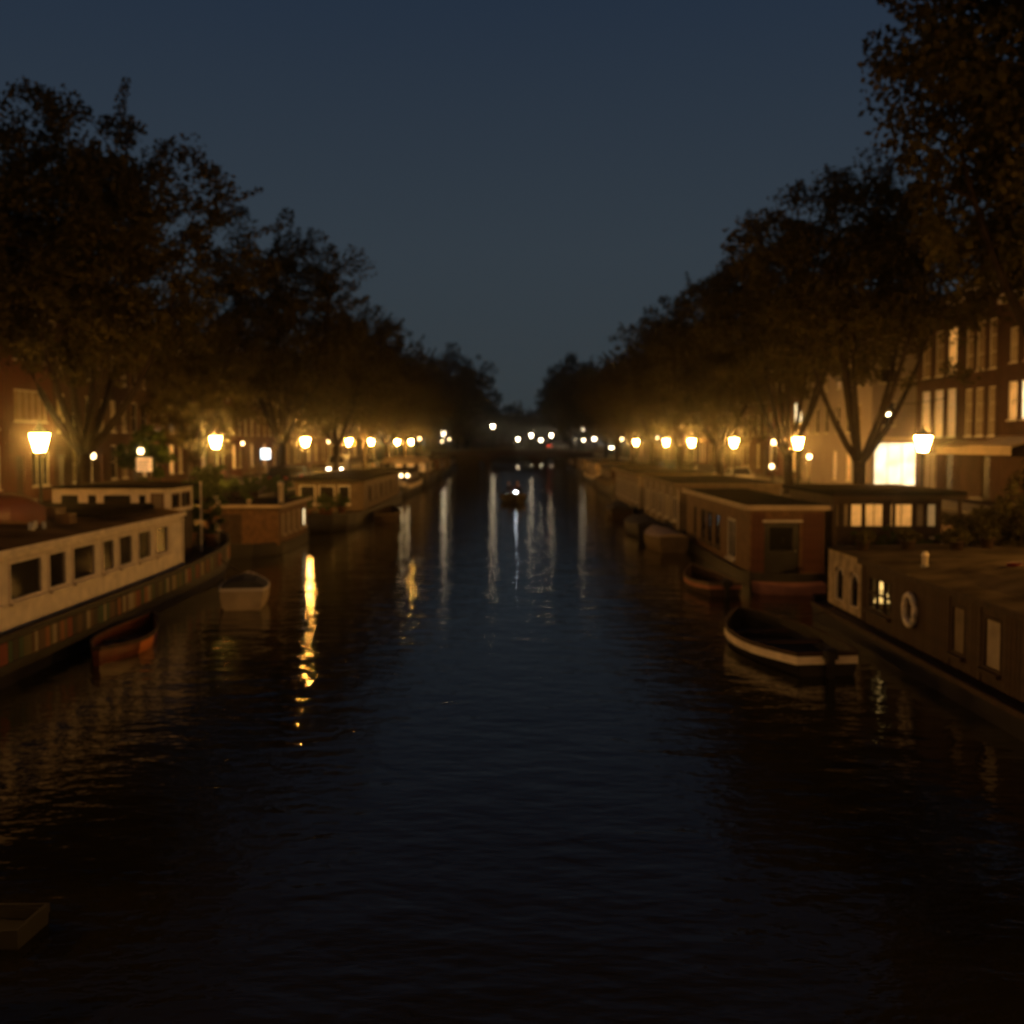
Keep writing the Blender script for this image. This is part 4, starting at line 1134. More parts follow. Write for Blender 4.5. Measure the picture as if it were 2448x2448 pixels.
# --- right: near plank houseboat
N1 = thing("houseboat", (11.6, 24, 0), "low plank houseboat with life ring, lit window and pale arched end panel", "houseboat")
path, st = barge(N1, 8.35, 14.9, 6.0, 34.0, 0.42, 1.6, 1.5, 0.36, TAR, 0.1)
m = MB(); m.band(path, 0.05, -0.05, 0.05, True); fixnormals(m.build("gunwale", WOODD, N1))
nx, ny0, ny1, nz0, nz1 = 8.9, 8.0, 32.3, 0.37, 1.9
op = [(29.55,30.25,0.62,1.5),(30.9,31.6,0.62,1.5),(27.0,28.75,0.75,1.62),(22.55,23.25,0.66,1.66),(20.85,21.65,0.66,1.66),(18.6,19.4,0.66,1.66),(16.4,17.2,0.66,1.66)]
m = MB()
wall_holes(m,(nx,ny1,0),R(-90),ny1-ny0,nz0,nz1,[(ny1-b_,ny1-a,c,d) for a,b_,c,d in op],0.1)
m.add([(nx,ny1,nz0),(14.6,ny1,nz0),(14.6,ny1,nz1),(nx,ny1,nz1)],[(0,1,2,3)]); m.add([(nx,ny0,nz0),(14.6,ny0,nz0),(14.6,ny0,nz1),(nx,ny0,nz1)],[(0,1,2,3)])
m.add([(14.6,ny0,nz0),(14.6,ny1,nz0),(14.6,ny1,nz1),(14.6,ny0,nz1)],[(0,1,2,3)])
m.build("cabin_wall", WOODD, N1)
# arched windows in the pale end panel
for (a,b_,c,d) in op[:2]:
    m = MB(); yc, hw = (a+b_)/2, (b_-a)/2-0.01
    arch = [(yc-hw,c),(yc+hw,c),(yc+hw,d-0.3)]+[(yc+hw*math.cos(t_*math.pi/8),d-0.3+0.28*math.sin(t_*math.pi/8)) for t_ in range(1,8)]+[(yc-hw,d-0.3)]
    m.prism(arch,'x',nx+0.03,nx+0.06)
    w_ = m.build("arched_window", GLASS, N1)
    P_ = [Vector((nx+0.01,p_[0],p_[1])) for p_ in arch]
    MB().tube(P_+[P_[0]],0.035,5).build("frame", WHITE, w_)
# pale end panel around them
m = MB()
wall_holes(m,(nx-0.02,32.32,0),R(-90),3.05,0.42,1.96,[(32.32-b_-0.02,32.32-a+0.02,c,d) for a,b_,c,d in op[:2]],0.02)
m.build("pale_end_panel", mat("weathered_white",(0.42,0.34,0.22),0.7,0.4,3.0), N1)
window(N1,(nx+0.05,27.875,0.75),R(-90),1.74,0.86,3,2,WOODD,CLEAR,True,0.06)
ri = MB().add([(nx+0.11,26.8,0.6),(nx+1.6,26.8,0.6),(nx+1.6,29.3,0.6),(nx+0.11,29.3,0.6),(nx+0.11,26.8,1.85),(nx+1.6,26.8,1.85),(nx+1.6,29.3,1.85),(nx+0.11,29.3,1.85)],[(0,1,2,3),(4,7,6,5),(0,4,5,1),(1,5,6,2),(2,6,7,3)])
ri.build("cabin_room",PLASTW,N1)
tl = thing("table_lamp",(nx+0.34,28.72,0.6),"glowing conical table lamp inside the plank houseboat window","lamp")
MB().lathe([(0.15,0.0),(0.15,0.02),(0.02,0.04),(0.02,0.36)],10,(nx+0.34,28.72,0.603)).build("base",WOOD,tl)
MB().lathe([(0.2,0.3),(0.19,0.31),(0.05,0.84),(0.03,0.84)],14,(nx+0.34,28.72,0.603)).build("lamp_shade",emat("lamp_shade_glow",(1,0.62,0.18),1.3,var=0.6,scale=5),tl,True)
for i,(a,b_,c,d) in enumerate(op[3:]): window(N1,(nx+0.05,(a+b_)/2,c),R(-90),b_-a-.01,d-c-.01,1,1,WOODD,(CURTD,CURT,CURTD,GLASS)[i],True,0.05)
# vertical planks between the openings
pl = []
y = 8.1; key = {}
r3 = random.Random(2)
while y < 29.1:
    w = 0.19
    if not any(a-0.06 < y+w and y < b_+0.06 for a,b_,c,d in op):
        hh = 1.5
        kk = r3.choice([0,1,2])
        if kk not in key: key[kk] = MB().prism([(-w/2+0.012,-0.03),(w/2-0.012,-0.03),(w/2,-0.004),(-w/2,-0.004)],'z',0.0,hh).mesh("plank",[WOODD,mat("brown_plank",(0.06,0.035,0.018),0.75,0.35,4.0,0.3),mat("weathered_plank",(0.07,0.046,0.027),0.75,0.35,4.0,0.3)][kk])
        put("plank",key[kk],N1,(nx,y+w/2,nz0+0.02),R(-90))
    y += w+0.005
MB().box(nx-0.16,nx-0.02,ny0,29.2,nz1-0.06,nz1+0.06).build("eave_trim",WOODD,N1)
m = MB(); rings = []
for y in (ny0-0.1,12,17,20,23,26,29,ny1+0.1):
    hgt = 0.08+0.5*max(0,math.sin(math.pi*min(1,max(0,(y-9)/19.5))))**0.8
    pr = [(nx-0.14+5.9*i/10,y,nz1+0.065+hgt*math.sin(math.pi*min(1,max(0,(i-0.6)/9)))**1.1 if 0.6 < i < 9.6 else nz1+0.065) for i in range(11)]
    rings.append(pr+[(pr[-1][0],y,nz1+0.061),(pr[0][0],y,nz1+0.061)])
m.loft(rings,True,True); fixnormals(m.build("roof",GREYR,N1))
o = thing("life_ring",(nx-0.1,25.4,1.2),"white life ring hanging on the plank houseboat wall","life ring")
m = MB()
for k in range(20):
    pass
ring = [(nx-0.12,25.4+0.33*math.cos(2*math.pi*k/24),1.2+0.33*math.sin(2*math.pi*k/24)) for k in range(25)]
m.tube(ring,0.075,8,False); m.build("ring",WHITE,o,True)
m = MB()
for k in range(4):
    a = math.pi/4+k*math.pi/2
    seg = [(nx-0.12,25.4+0.33*math.cos(a+d_),1.2+0.33*math.sin(a+d_)) for d_ in (-0.14,-0.05,0.05,0.14)]
    m.tube(seg,0.082,8)
m.build("grip_band",TRIM,o)
o = thing("white_roof_post",(9.6,26.8,2.0),"small white vent post on the plank houseboat roof edge","vent")
MB().lathe([(0.07,0),(0.07,0.2),(0.1,0.22),(0.05,0.3)],8,(9.6,26.8,2.05)).build("pipe",WHITE,o,True); MB().lathe([(0.1,0.0),(0.1,0.05)],8,(9.6,26.8,2.0)).build("flange",STEEL,o)
q = at(2425,1362,24.5)
o = thing("red_bucket",(q.x,q.y,q.z-0.15),"red bucket standing on the brown canvas roof","bucket")
MB().lathe([(0.11,0),(0.15,0.26),(0.16,0.26),(0.16,0.28),(0.14,0.28),(0.10,0.03)],12,(q.x,q.y,q.z-0.15)).build("body",mat("red_plastic",(0.16,0.025,0.02),0.5,0.1),o,True)
MB().tube([(q.x-0.15,q.y,q.z+0.11),(q.x-0.1,q.y-0.12,q.z+0.17),(q.x+0.1,q.y-0.12,q.z+0.17),(q.x+0.15,q.y,q.z+0.11)],0.01,4).build("handle",STEEL,o)
# bushes behind its roof
for i,(px,py,Y,rx_,rz_,lb) in enumerate(((2330,1300,34.5,1.0,1.0,"rounded dark bush at the end of the brown canvas roof"),(2400,1290,33.5,1.2,1.2,"large dark bush by the dark red shop front on the roof garden"),(2450,1285,32.5,1.2,1.3,"tall bush at the outer corner of the roof garden"),(2290,1315,35.5,0.8,0.7,"low bush next to the pavilion terrace"))):
    q = at(px,py,Y); shrub((q.x,q.y,1.96 if Y < 33 else 0.5),rx_,rz_ if Y < 33 else rz_+0.35,lb,50,60,0.13,None,LEAF,None,"bush",0.0 if Y<33 else 0.3)

for i,(x,y,lb) in enumerate(((9.5,31.2,"potted shrub at the pale end of the brown canvas roof"),(10.6,30.9,"second potted shrub in from the pale end of the brown canvas roof"),(11.8,30.6,"potted shrub mid-way across the brown canvas roof end"),(12.9,31.3,"potted shrub near the quay side of the brown canvas roof end"))):
    shrub((x,y,1.98+0.02*i),0.32,0.2,lb,22,45,0.1,(0.2,0.28,WOODD),LEAF,"potted shrubs on the plank houseboat roof","potted_plant")
def rope(a, b, sag, label):
    o = thing("mooring_rope", a, label, "rope")
    A, Bv = Vector(a), Vector(b)
    MB().tube([A.lerp(Bv,t/8)-Vector((0,0,sag*4*(t/8)*(1-t/8))) for t in range(9)],0.018,5).build("line",TANW,o)
    MB().tube([A+Vector((0.05*math.cos(k),0.05*math.sin(k),0.02)) for k in range(7)],0.018,5).build("loop",TANW,o)
rope((8.6,30.5,0.5),(6.2,29.6,0.58),0.2,"slack mooring rope from the dark open sloop to the plank houseboat")
rope((-10.6,40.6,1.2),(-8.3,36.7,0.75),0.25,"mooring rope from the white sloop to the white cabin houseboat")
# sloop with white strake in front
small_boat((6.25,26.9,0),R(7),5.8,2.15,0.42,"dark open sloop with broad white strake moored beside the plank houseboat",DARK,WOODD,WOODD,strake=0.17,strakem=WHITE,outboard=True,transom=0.62,fine=2.6,bowrise=0.2,name="sloop",thwarts=3)

# --- right: red-brown houseboat with door in the end wall
N2 = thing("houseboat",(9.6,47,0),"brown houseboat with white roof edge and a dark door in its end wall","houseboat")
barge(N2,8.0,11.0,38.2,55.6,0.42,1.2,1.2,0.3,TAR,0.05)
x0,x1,y0,y1,z1 = 8.25,10.85,40.0,54.5,2.62
sw = [(49.2,50.4,0.72,2.05),(47.5,48.8,0.72,2.05),(45.7,46.9,0.72,2.05),(42.6,44.1,0.55,2.05),(51.6,52.4,0.72,2.05)]
m = MB()
wall_holes(m,(x0,y1,0),R(-90),y1-y0,0.31,z1,[(y1-b_,y1-a,c,d) for a,b_,c,d in sw],0.1)
wall_holes(m,(x0,y0,0),0,x1-x0,0.31,z1,[(0.5,1.72,0.34,2.1)],0.12)
m.add([(x1,y0,.31),(x1,y1,.31),(x1,y1,z1),(x1,y0,z1)],[(0,1,2,3)]); m.add([(x0,y1,.31),(x1,y1,.31),(x1,y1,z1),(x0,y1,z1)],[(0,1,2,3)])
m.build("cabin_wall",WOOD,N2)
for i,(a,b_,c,d) in enumerate(sw): window(N2,(x0+0.05,(a+b_)/2,c),R(-90),b_-a-.01,d-c-.01,1 if i != 3 else 2,1,WOODD if i != 3 else TRIM,GLASS,True,0.07)
d_ = MB().box(x0+0.51,x0+1.71,y0+0.07,y0+0.12,0.34,2.09).build("door",DARK,N2)
MB().box(x0+0.7,x0+1.5,y0+0.05,y0+0.069,1.15,1.95).build("door_pane",GLASS,d_)
MB().lathe([(0.03,0),(0.03,0.05)],6,(x0+1.6,y0+0.04,1.1)).build("door_handle",STEEL,d_)
MB().box(x0+0.42,x0+1.8,y0-0.12,y0-0.004,2.14,2.2).build("door_lintel",TRIM,N2)
key = {}
for x in [x0+0.06+0.15*k for k in range(3)]+[x0+1.83+0.145*k for k in range(5)]:
    if 1 not in key: key[1] = MB().box(-0.068,0.068,-0.02,-0.004,0,2.05).mesh("plank",REDW)
    put("plank",key[1],N2,(x+0.068,y0,0.4))
MB().box(x0-0.18,x1+0.15,y0-0.25,y1+0.1,z1+0.002,z1+0.09).build("roof",ROOF,N2)
MB().box(x0-0.2,x1+0.17,y0-0.30,y0-0.252,z1-0.06,z1+0.11).box(x0-0.24,x0-0.182,y0-0.30,y1+0.1,z1-0.06,z1+0.11).build("roof_trim",CREAM,N2)
MB().box(x0-0.02,x0-0.004,y0+0.02,y1-0.02,2.28,2.40).build("moulding",WOOD,N2)
small_boat((8.95,37.3,0),R(86),2.3,1.0,0.26,"faded pink dinghy lying across the end of the brown door houseboat",mat("faded_pink",(0.36,0.17,0.13),0.7,0.2),MATS["faded_pink"],WOODD,thwarts=1,name="dinghy",bowrise=0.1)
small_boat((6.55,38.6,0),R(6),4.2,1.4,0.36,"small open boat with faded red strake beside the brown door houseboat",WOODD,TANW,WOODD,strake=0.12,strakem=mat("faded_red",(0.4,0.16,0.1),0.6,0.2),outboard=True,name="rowing_boat")
small_boat((7.0,53.5,0),R(4),5.0,1.7,0.62,"sloop under a pale canvas cover past the brown door houseboat",TANW,TANW,WOODD,cover=(CREAM,-2.3,2.0,0.25),name="sloop")

# --- right: pavilion with lit windows
N3 = thing("houseboat",(13.0,43,0),"pavilion houseboat with thin dark roof and warm lit windows","houseboat")
barge(N3,11.05,15.1,34.4,47.5,0.5,1.0,1.0,0.42,TAR,0.0)
x0,x1,y0,y1,z1 = 11.15,14.95,40.2,46.4,3.02
m = MB(); fw = [(0.02,0.24),(0.36,0.58),(0.62,1.05),(1.12,1.78),(2.0,2.8),(2.9,3.2),(3.28,3.62)]
wall_holes(m,(x0,y0,0),0,x1-x0,0.43,z1,[(a,b_,1.95,2.78) for a,b_ in fw],0.1)
m.add([(x0,y0,.43),(x0,y1,.43),(x0,y1,z1),(x0,y0,z1)],[(3,2,1,0)]); m.add([(x1,y0,.43),(x1,y1,.43),(x1,y1,z1),(x1,y0,z1)],[(0,1,2,3)]); m.add([(x0,y1,.43),(x1,y1,.43),(x1,y1,z1),(x0,y1,z1)],[(0,1,2,3)])
m.build("cabin_wall",WOODD,N3)
for i,(a,b_) in enumerate(fw): window(N3,(x0+(a+b_)/2,y0+0.05,1.95),0,b_-a-.005,0.82,2 if b_-a > 0.6 else 1,1,WOODD,(CURT,CURT,LIT,LIT,LIT,CURT,LITD)[i],False,0.035)
MB().box(x0-0.25,x1+0.55,y0-0.8,y1+0.3,z1+0.05,z1+0.2).build("roof",ROOF,N3)
MB().box(x0-0.2,x1+0.5,y0-0.75,y0-0.68,z1-0.06,z1+0.049).build("roof_beam",WOODD,N3)
for x in (x0-0.1,x0+1.9,x1+0.35): MB().box(x-0.05,x+0.05,y0-0.76,y0-0.66,0.43,z1-0.061).build("post",WOODD,N3)
GPT = "terrace plants before the lit pavilion"
for i,(x,y,rx_,rz_,pm,lb) in enumerate(((11.4,36.0,0.45,0.5,WOODD,"dark potted shrub at the terrace corner by the brown door houseboat"),(12.2,35.6,0.5,0.5,WOODD,"dark potted shrub between the terrace corner and the lit windows"),(13.0,36.4,0.55,0.6,TERRA,"dark bushy pot plant under the widest lit window"),(13.6,35.4,0.45,0.4,WOODD,"low dark pot plant by the white planter"),(14.55,36.4,0.4,0.35,WHITE,"plant in a white planter on the pavilion terrace"),(12.5,38.2,0.5,0.75,TERRA,"tall pot plant close under the pavilion windows"),(11.7,38.4,0.4,0.7,TERRA,"slim pot plant close under the curtained pavilion windows"),(13.9,38.4,0.5,0.6,WOODD,"pot plant close under the last lit pavilion window"),(14.75,37.6,0.45,0.6,WOODD,"dark pot plant beside the white planter near the bush"))):
    shrub((x,y,0.45),rx_,rz_,lb,26,45,0.12,(0.3 if pm is WHITE else 0.24,0.55 if pm is WHITE else 0.4,pm),LEAF2,GPT,"potted_plant")
o = thing("garden_table",(14.9,38.9,0.43),"small round white table on the pavilion terrace","table")
MB().lathe([(0.4,1.2),(0.4,1.23)],14,(14.6,39.2,0.43)).build("table_top",WHITE,o); MB().lathe([(0.2,0),(0.2,0.03),(0.03,0.05),(0.03,1.199)],8,(14.6,39.2,0.43)).build("leg",STEEL,o)

# --- right: pale panelled houseboats beyond
def panel_boat(y0,y1,label,wallm,z1,group):
    o = thing("houseboat",(11.2,(y0+y1)/2,0),label,"houseboat",group)
    barge(o,8.0,13.6,y0-1.2,y1+1.2,0.5,1.5,1.5,0.42,TAR,0.1)
    x0,x1 = 8.3,13.3; W = y1-y0; n = int(W//2.6)
    sw = [(W*(i+0.5)/n-0.5,W*(i+0.5)/n+0.5,0.9,2.1) for i in range(n)]
    m = MB()
    wall_holes(m,(x0,y1,0),R(-90),W,0.43,z1,sw,0.1); wall_holes(m,(x0,y0,0),0,x1-x0,0.43,z1,[(1.0,1.9,0.5,2.3),(2.6,4.2,1.1,2.2)],0.1)
    m.add([(x1,y0,.43),(x1,y1,.43),(x1,y1,z1),(x1,y0,z1)],[(0,1,2,3)]); m.add([(x0,y1,.43),(x1,y1,.43),(x1,y1,z1),(x0,y1,z1)],[(0,1,2,3)])
    m.build("cabin_wall",wallm,o)
    for i,h in enumerate(sw): window(o,(x0+0.05,y1-(h[0]+h[1])/2,0.9),R(-90),0.99,1.19,1,1,TRIM,GLASS if i%3 else CURT,True,0.07)
    window(o,(x0+3.4,y0+0.05,1.1),0,1.59,1.09,2,1,TRIM,GLASS,True,0.07)
    MB().box(x0+1.01,x0+1.89,y0+0.05,y0+0.09,0.5,2.29).build("door",WOODD,o)
    for i in range(n+1):
        y = y0+W*i/n; y = min(max(y,y0+0.1),y1-0.1)
        MB().box(x0-0.03,x0-0.004,y-0.1,y+0.1,0.45,z1-0.15).build("panel_strip",WHITE if i == 0 else TRIM,o)
    MB().box(x0-0.25,x1+0.2,y0-0.35,y1+0.2,z1+0.002,z1+0.13).build("roof",ROOF,o)
    MB().box(x0-0.29,x0-0.252,y0-0.4,y1+0.2,z1-0.06,z1+0.15).box(x0-0.29,x1+0.2,y0-0.4,y0-0.352,z1-0.06,z1+0.15).build("roof_trim",TANW,o)
    return o
panel_boat(57.5,72.0,"pale panelled houseboat next past the brown door houseboat",TANW,2.72,"pale panelled houseboats")
panel_boat(75.5,92.0,"pale panelled houseboat second past the brown door houseboat",PLASTW,2.7,"pale panelled houseboats")
small_boat((7.0,62.0,0),R(2),6.5,1.9,0.6,"long dark boat alongside the pale panelled houseboat",DARK,DARK,WOODD,cover=(GREYC,-3.0,2.2,0.3),name="sloop")
small_boat((7.1,76.5,0),R(-2),5.5,1.8,0.55,"dark covered boat alongside the second pale panelled houseboat",WOODD,DARK,WOODD,cover=(GREYC,-2.4,2.0,0.35),name="sloop")
simple_barge(8.6,13.8,97,121,"barge with rounded bow and high dark hull past the pale boats",1.3,(106,118,2.6),WOODD,TRIM,CURTD,ROOF,-1,TANW,0.9,group=GBR)
simple_barge(9.2,13.9,126,150,"cream-banded barge past the high dark hull",1.0,(134,147,2.5),CREAM,TRIM,GLASS,ROOF,-1,WHITE,0.6,group=GBR)
simple_barge(9.4,14.0,154,180,"low barge with pale deckhouse before the far bridge",0.9,(160,176,2.4),PLASTW,TRIM,GLASS,TANW,-1,None,0.5,group=GBR)
simple_barge(9.6,14.0,184,212,"dark houseboat last before the far bridge on the shop's quay",0.8,(188,208,2.4),WOODD,TRIM,CURTD,ROOF,-1,None,0.3,8,group=GBR)

# ------------------------------------------------------------------ far bridge
BY0, BY1, BD = 236.0, 246.0, 3.0
br = thing("canal_bridge",(0,241,0),"brick canal bridge with three low arches and iron railings far down the canal","bridge")
m = MB()
def deckz(x): return BD+0.55*(1-(x/16.5)**2)
arches = [(-13.2,-5.6,1.5),(-4.4,4.4,2.05),(5.6,13.2,1.5)]
xs = sorted(set([-16.5,16.5]+[round(a+(b_-a)*i/14,3) for a,b_,h in arches for i in range(15)]))
def soffit(x):
    for a,b_,h in arches:
        if a-1e-6 <= x <= b_+1e-6:
            t_ = (x-(a+b_)/2)/((b_-a)/2); return 0.3+h*math.sqrt(max(0,1-t_*t_))
    return -1.0
for i in range(len(xs)-1):
    xa,xb = xs[i],xs[i+1]; mid = (xa+xb)/2
    ins = any(a < mid < b_ for a,b_,h in arches)
    za,zb = (soffit(xa),soffit(xb)) if ins else (-1,-1)
    for y,fl in ((BY0,0),(BY1,1)):
        q_ = [(xa,y,za),(xb,y,zb),(xb,y,deckz(xb)),(xa,y,deckz(xa))]
        m.add(q_,[(0,1,2,3) if not fl else (3,2,1,0)])
    if ins: m.add([(xa,BY0,za),(xb,BY0,zb),(xb,BY1,zb),(xa,BY1,za)],[(0,1,2,3)])
    m.add([(xa,BY0,deckz(xa)),(xb,BY0,deckz(xb)),(xb,BY1,deckz(xb)),(xa,BY1,deckz(xa))],[(0,1,2,3)])
for a,b_,h in arches:
    for x in (a,b_): m.add([(x,BY0,-1),(x,BY1,-1),(x,BY1,0.3),(x,BY0,0.3)],[(0,1,2,3)])
m.build("span",BRK_D,br)
m = MB()
for i in range(32):
    xa,xb = -16+i,-15+i
    m.add([(xa,BY0-.12,deckz(xa)-.2),(xb,BY0-.12,deckz(xb)-.2),(xb,BY0-.12,deckz(xb)+.08),(xa,BY0-.12,deckz(xa)+.08),(xa,BY0-.004,deckz(xa)-.2),(xb,BY0-.004,deckz(xb)-.2),(xb,BY0-.004,deckz(xb)+.08),(xa,BY0-.004,deckz(xa)+.08)],[(0,1,2,3),(3,2,6,7),(0,4,5,1)])
m.build("stone_band",STONE,br)
for y in (BY0+0.2,BY1-0.2):
    m = MB()
    for i in range(33): m.tube([(-16+i,y,deckz(-16+i)),(-16+i,y,deckz(-16+i)+1.0)],0.03,4)
    for dz in (0.5,1.0): m.tube([(-16+i*2,y,deckz(-16+i*2)+dz) for i in range(17)],0.03,4)
    m.build("railing",IRON,br)
protoW = lamp_proto("bridge_lamp",LANTW,4.2); first = True
for px,py,Y,lb in ((1178,1020,236.5,"tall white lamp standing out highest on the far bridge"),(1393,1025,237,"tall white lamp on the far bridge end past the red tail lights"),(1060,1038,234,"white lamp at the far bridge end above the small-window boat"),
                (1238,1051,300,"white lamp beyond the far bridge nearest the tall bridge lamp"),(1270,1042,310,"white lamp beyond the far bridge under a small second bulb"),(1293,1053,320,"white lamp beyond the far bridge left of the tail lights car"),(1318,1042,300,"white lamp beyond the far bridge above the tail lights car"),
                (1380,1053,330,"one of a low pair of white lamps beyond the far bridge"),(1395,1053,330,"one of a low pair of white lamps beyond the far bridge"),(1421,1050,250,"white lamp over another light at the far bridge foot"),(1462,1071,225,"low white lamp at the quay before the far bridge")):
    o = protoW if first else copy_tree(protoW); first = False
    q = at(px,py,Y)
    base = deckz(q.x) if BY0-1 < Y < BY1 and abs(q.x) < 16.4 else (QZ if abs(q.x) > QX else -0.1)
    s = (q.z-base)/4.15
    o.location = (q.x,Y,base); o.scale = (1.25,1.25,s); o["label"] = lb; o["group"] = "white lamps on and beyond the far bridge"
# a second bridge far beyond carries the far lamps
b2 = thing("far_canal_bridge",(0,318,0),"low dark bridge beyond the far bridge carrying small white lamps","bridge")
m = MB()
for (a,c) in ((-16.5,-6),(6,16.5)): m.box(a,c,298,332,-1,1.7)
m.box(-6,6,298,332,1.2,1.7); m.build("span",BRK_D,b2)
m = MB()
for i in range(17): m.tube([(-16+2*i,298.2,1.7),(-16+2*i,298.2,2.7)],0.04,4)
m.tube([(-16,298.2,2.7),(16,298.2,2.7)],0.04,4); m.build("railing",IRON,b2)

# ------------------------------------------------------------------ cars
def car(loc, rz, body, label, lights=False, tail=False, group="cars on the quays and the far bridge", van=False):
    o = thing("parked_van" if van else "parked_car",(0,0,0),label,"van" if van else "car",group)
    W = 0.88 if not van else 0.98
    def sec(y,z0,z1,w,wt): return [(-w,y,z0),(w,y,z0),(w,y,(z0+z1)*0.55),(wt,y,z1),(-wt,y,z1),(-w,y,(z0+z1)*0.55)]
    top = 0.92 if not van else 1.15
    m = MB(); m.loft([sec(-2.1,0.35,0.75,W*0.86,W*0.8),sec(-2.0,0.25,top,W*0.96,W*0.88),sec(-1.2,0.2,top+0.02,W,W*0.93),sec(0.9,0.2,top,W,W*0.93),sec(1.85,0.25,top-0.18,W*0.95,W*0.86),sec(2.1,0.35,0.62,W*0.84,W*0.76)],True)
    fixnormals(m.build("body",body,o,False))
    zt = 1.46 if not van else 2.05
    yb,yf = (-1.75,0.95) if not van else (-2.0,1.25)
    m = MB(); m.loft([[(-W*0.92,yb,top),(W*0.92,yb,top),(W*0.92,yf,top),(-W*0.92,yf,top)],[(-W*0.76,yb+0.35*(not van)+0.05,zt),(W*0.76,yb+0.35*(not van)+0.05,zt),(W*0.76,yf-0.75,zt),(-W*0.76,yf-0.75,zt)]],True)
    fixnormals(m.build("cabin",body,o))
    # glass set just proud of the cabin
    def panel(nm, pts, mt):
        c = sum((Vector(p_) for p_ in pts),Vector())/len(pts); n_ = (Vector(pts[1])-Vector(pts[0])).cross(Vector(pts[2])-Vector(pts[0])).normalized()
        if n_.dot(c-Vector((0,-0.3,1.0))) < 0: n_ = -n_
        P_ = [c+(Vector(p_)-c)*0.86 for p_ in pts]
        mm = MB(); k = len(P_)
        mm.loft([[p_-n_*0.01 for p_ in P_],[p_+n_*0.012 for p_ in P_]],True); return fixnormals(mm.build(nm,mt,o))
    yb2,yf2 = yb+0.35*(not van)+0.05, yf-0.75
    panel("windscreen",[(-W*0.92,yf,top),(W*0.92,yf,top),(W*0.76,yf2,zt),(-W*0.76,yf2,zt)],GLASS)
    panel("rear_window",[(-W*0.92,yb,top),(W*0.92,yb,top),(W*0.76,yb2,zt),(-W*0.76,yb2,zt)],GLASS)
    for s in (-1,1):
        ym = -0.35 if not van else 0.1
        panel("side_window",[(s*W*0.92,ym+0.05,top),(s*W*0.92,yf-0.08,top),(s*W*0.76,yf2-0.03,zt),(s*W*0.76,ym+0.05,zt)],GLASS)
        if not van: panel("side_window",[(s*W*0.92,yb+0.1,top),(s*W*0.92,ym,top),(s*W*0.76,ym,zt),(s*W*0.76,yb2+0.05,zt)],GLASS)
        for y in (-1.3,1.35):
            mm = MB(); mm.lathe([(0.2,-0.1),(0.3,-0.1),(0.32,-0.06),(0.32,0.06),(0.3,0.1),(0.2,0.1)],14)
            mm.v = [(s*(W-0.08)+v[2],y+v[0],0.32+v[1]) for v in mm.v]
            wh_ = fixnormals(mm.build("wheel",RUBBER,o))
            mm = MB(); mm.lathe([(0.19,-0.105),(0.19,0.105)],10); mm.v = [(s*(W-0.08)+v[2],y+v[0],0.32+v[1]) for v in mm.v]
            fixnormals(mm.build("rim",STEEL,wh_))
        MB().bbox(s*W*0.62-0.17,s*W*0.62+0.17,2.0,2.09,0.58,0.72,0.02).build("headlight",HEADL if lights else HEADOFF,o)
        MB().bbox(s*W*0.68-0.13,s*W*0.68+0.13,-2.12,-2.02,0.6,0.78,0.02).build("tail_light",TAILL if tail else TAILOFF,o)
        MB().bbox(min(s*W*0.98,s*(W+0.16)),max(s*W*0.98,s*(W+0.16)),yf-0.35,yf-0.25,top,top+0.13,0.02).build("mirror",body,o)
    MB().box(-0.26,0.26,2.1,2.12,0.42,0.53).build("number_plate",mat("plate_yellow",(0.6,0.45,0.05),0.5,0.05),o)
    o.location = loc; o.rotation_euler = (0,0,rz)
    return o
CB = mat("car_black",(0.015,0.015,0.017),0.2,0.1,spec=0.6); CS = mat("car_silver",(0.35,0.35,0.35),0.3,0.05,metal=0.5); CW = mat("car_white",(0.55,0.55,0.53),0.3,0.05); CBL = mat("car_blue",(0.03,0.05,0.1),0.25,0.05,spec=0.6)
RZ = QZ+0.004
car((-17.0,86,RZ+0.1),0.0,CB,"black car parked under the tall tufted elm on the quay")
car((-17.75,118,RZ+0.05),math.pi,CS,"pale van with two bright headlights coming along the quay",True,False,van=True)
car((-17.3,94,RZ),0.0,CBL,"dark blue car parked behind the black car on the quay")
car((-17.2,141,RZ),0.0,CS,"silver car parked past the van on the quay")
car((17.3,88,RZ),math.pi,CS,"silver car parked behind the second pale panelled houseboat")
car((17.3,104,RZ),math.pi,CB,"black car parked past the silver one on the shop's quay")
car((17.3,128,RZ),math.pi,CBL,"dark blue car parked far along the shop's quay")
car((9.6,240,deckz(9.6)+0.02),R(-60),CW,"white car with red tail lights crossing the far bridge",False,True)

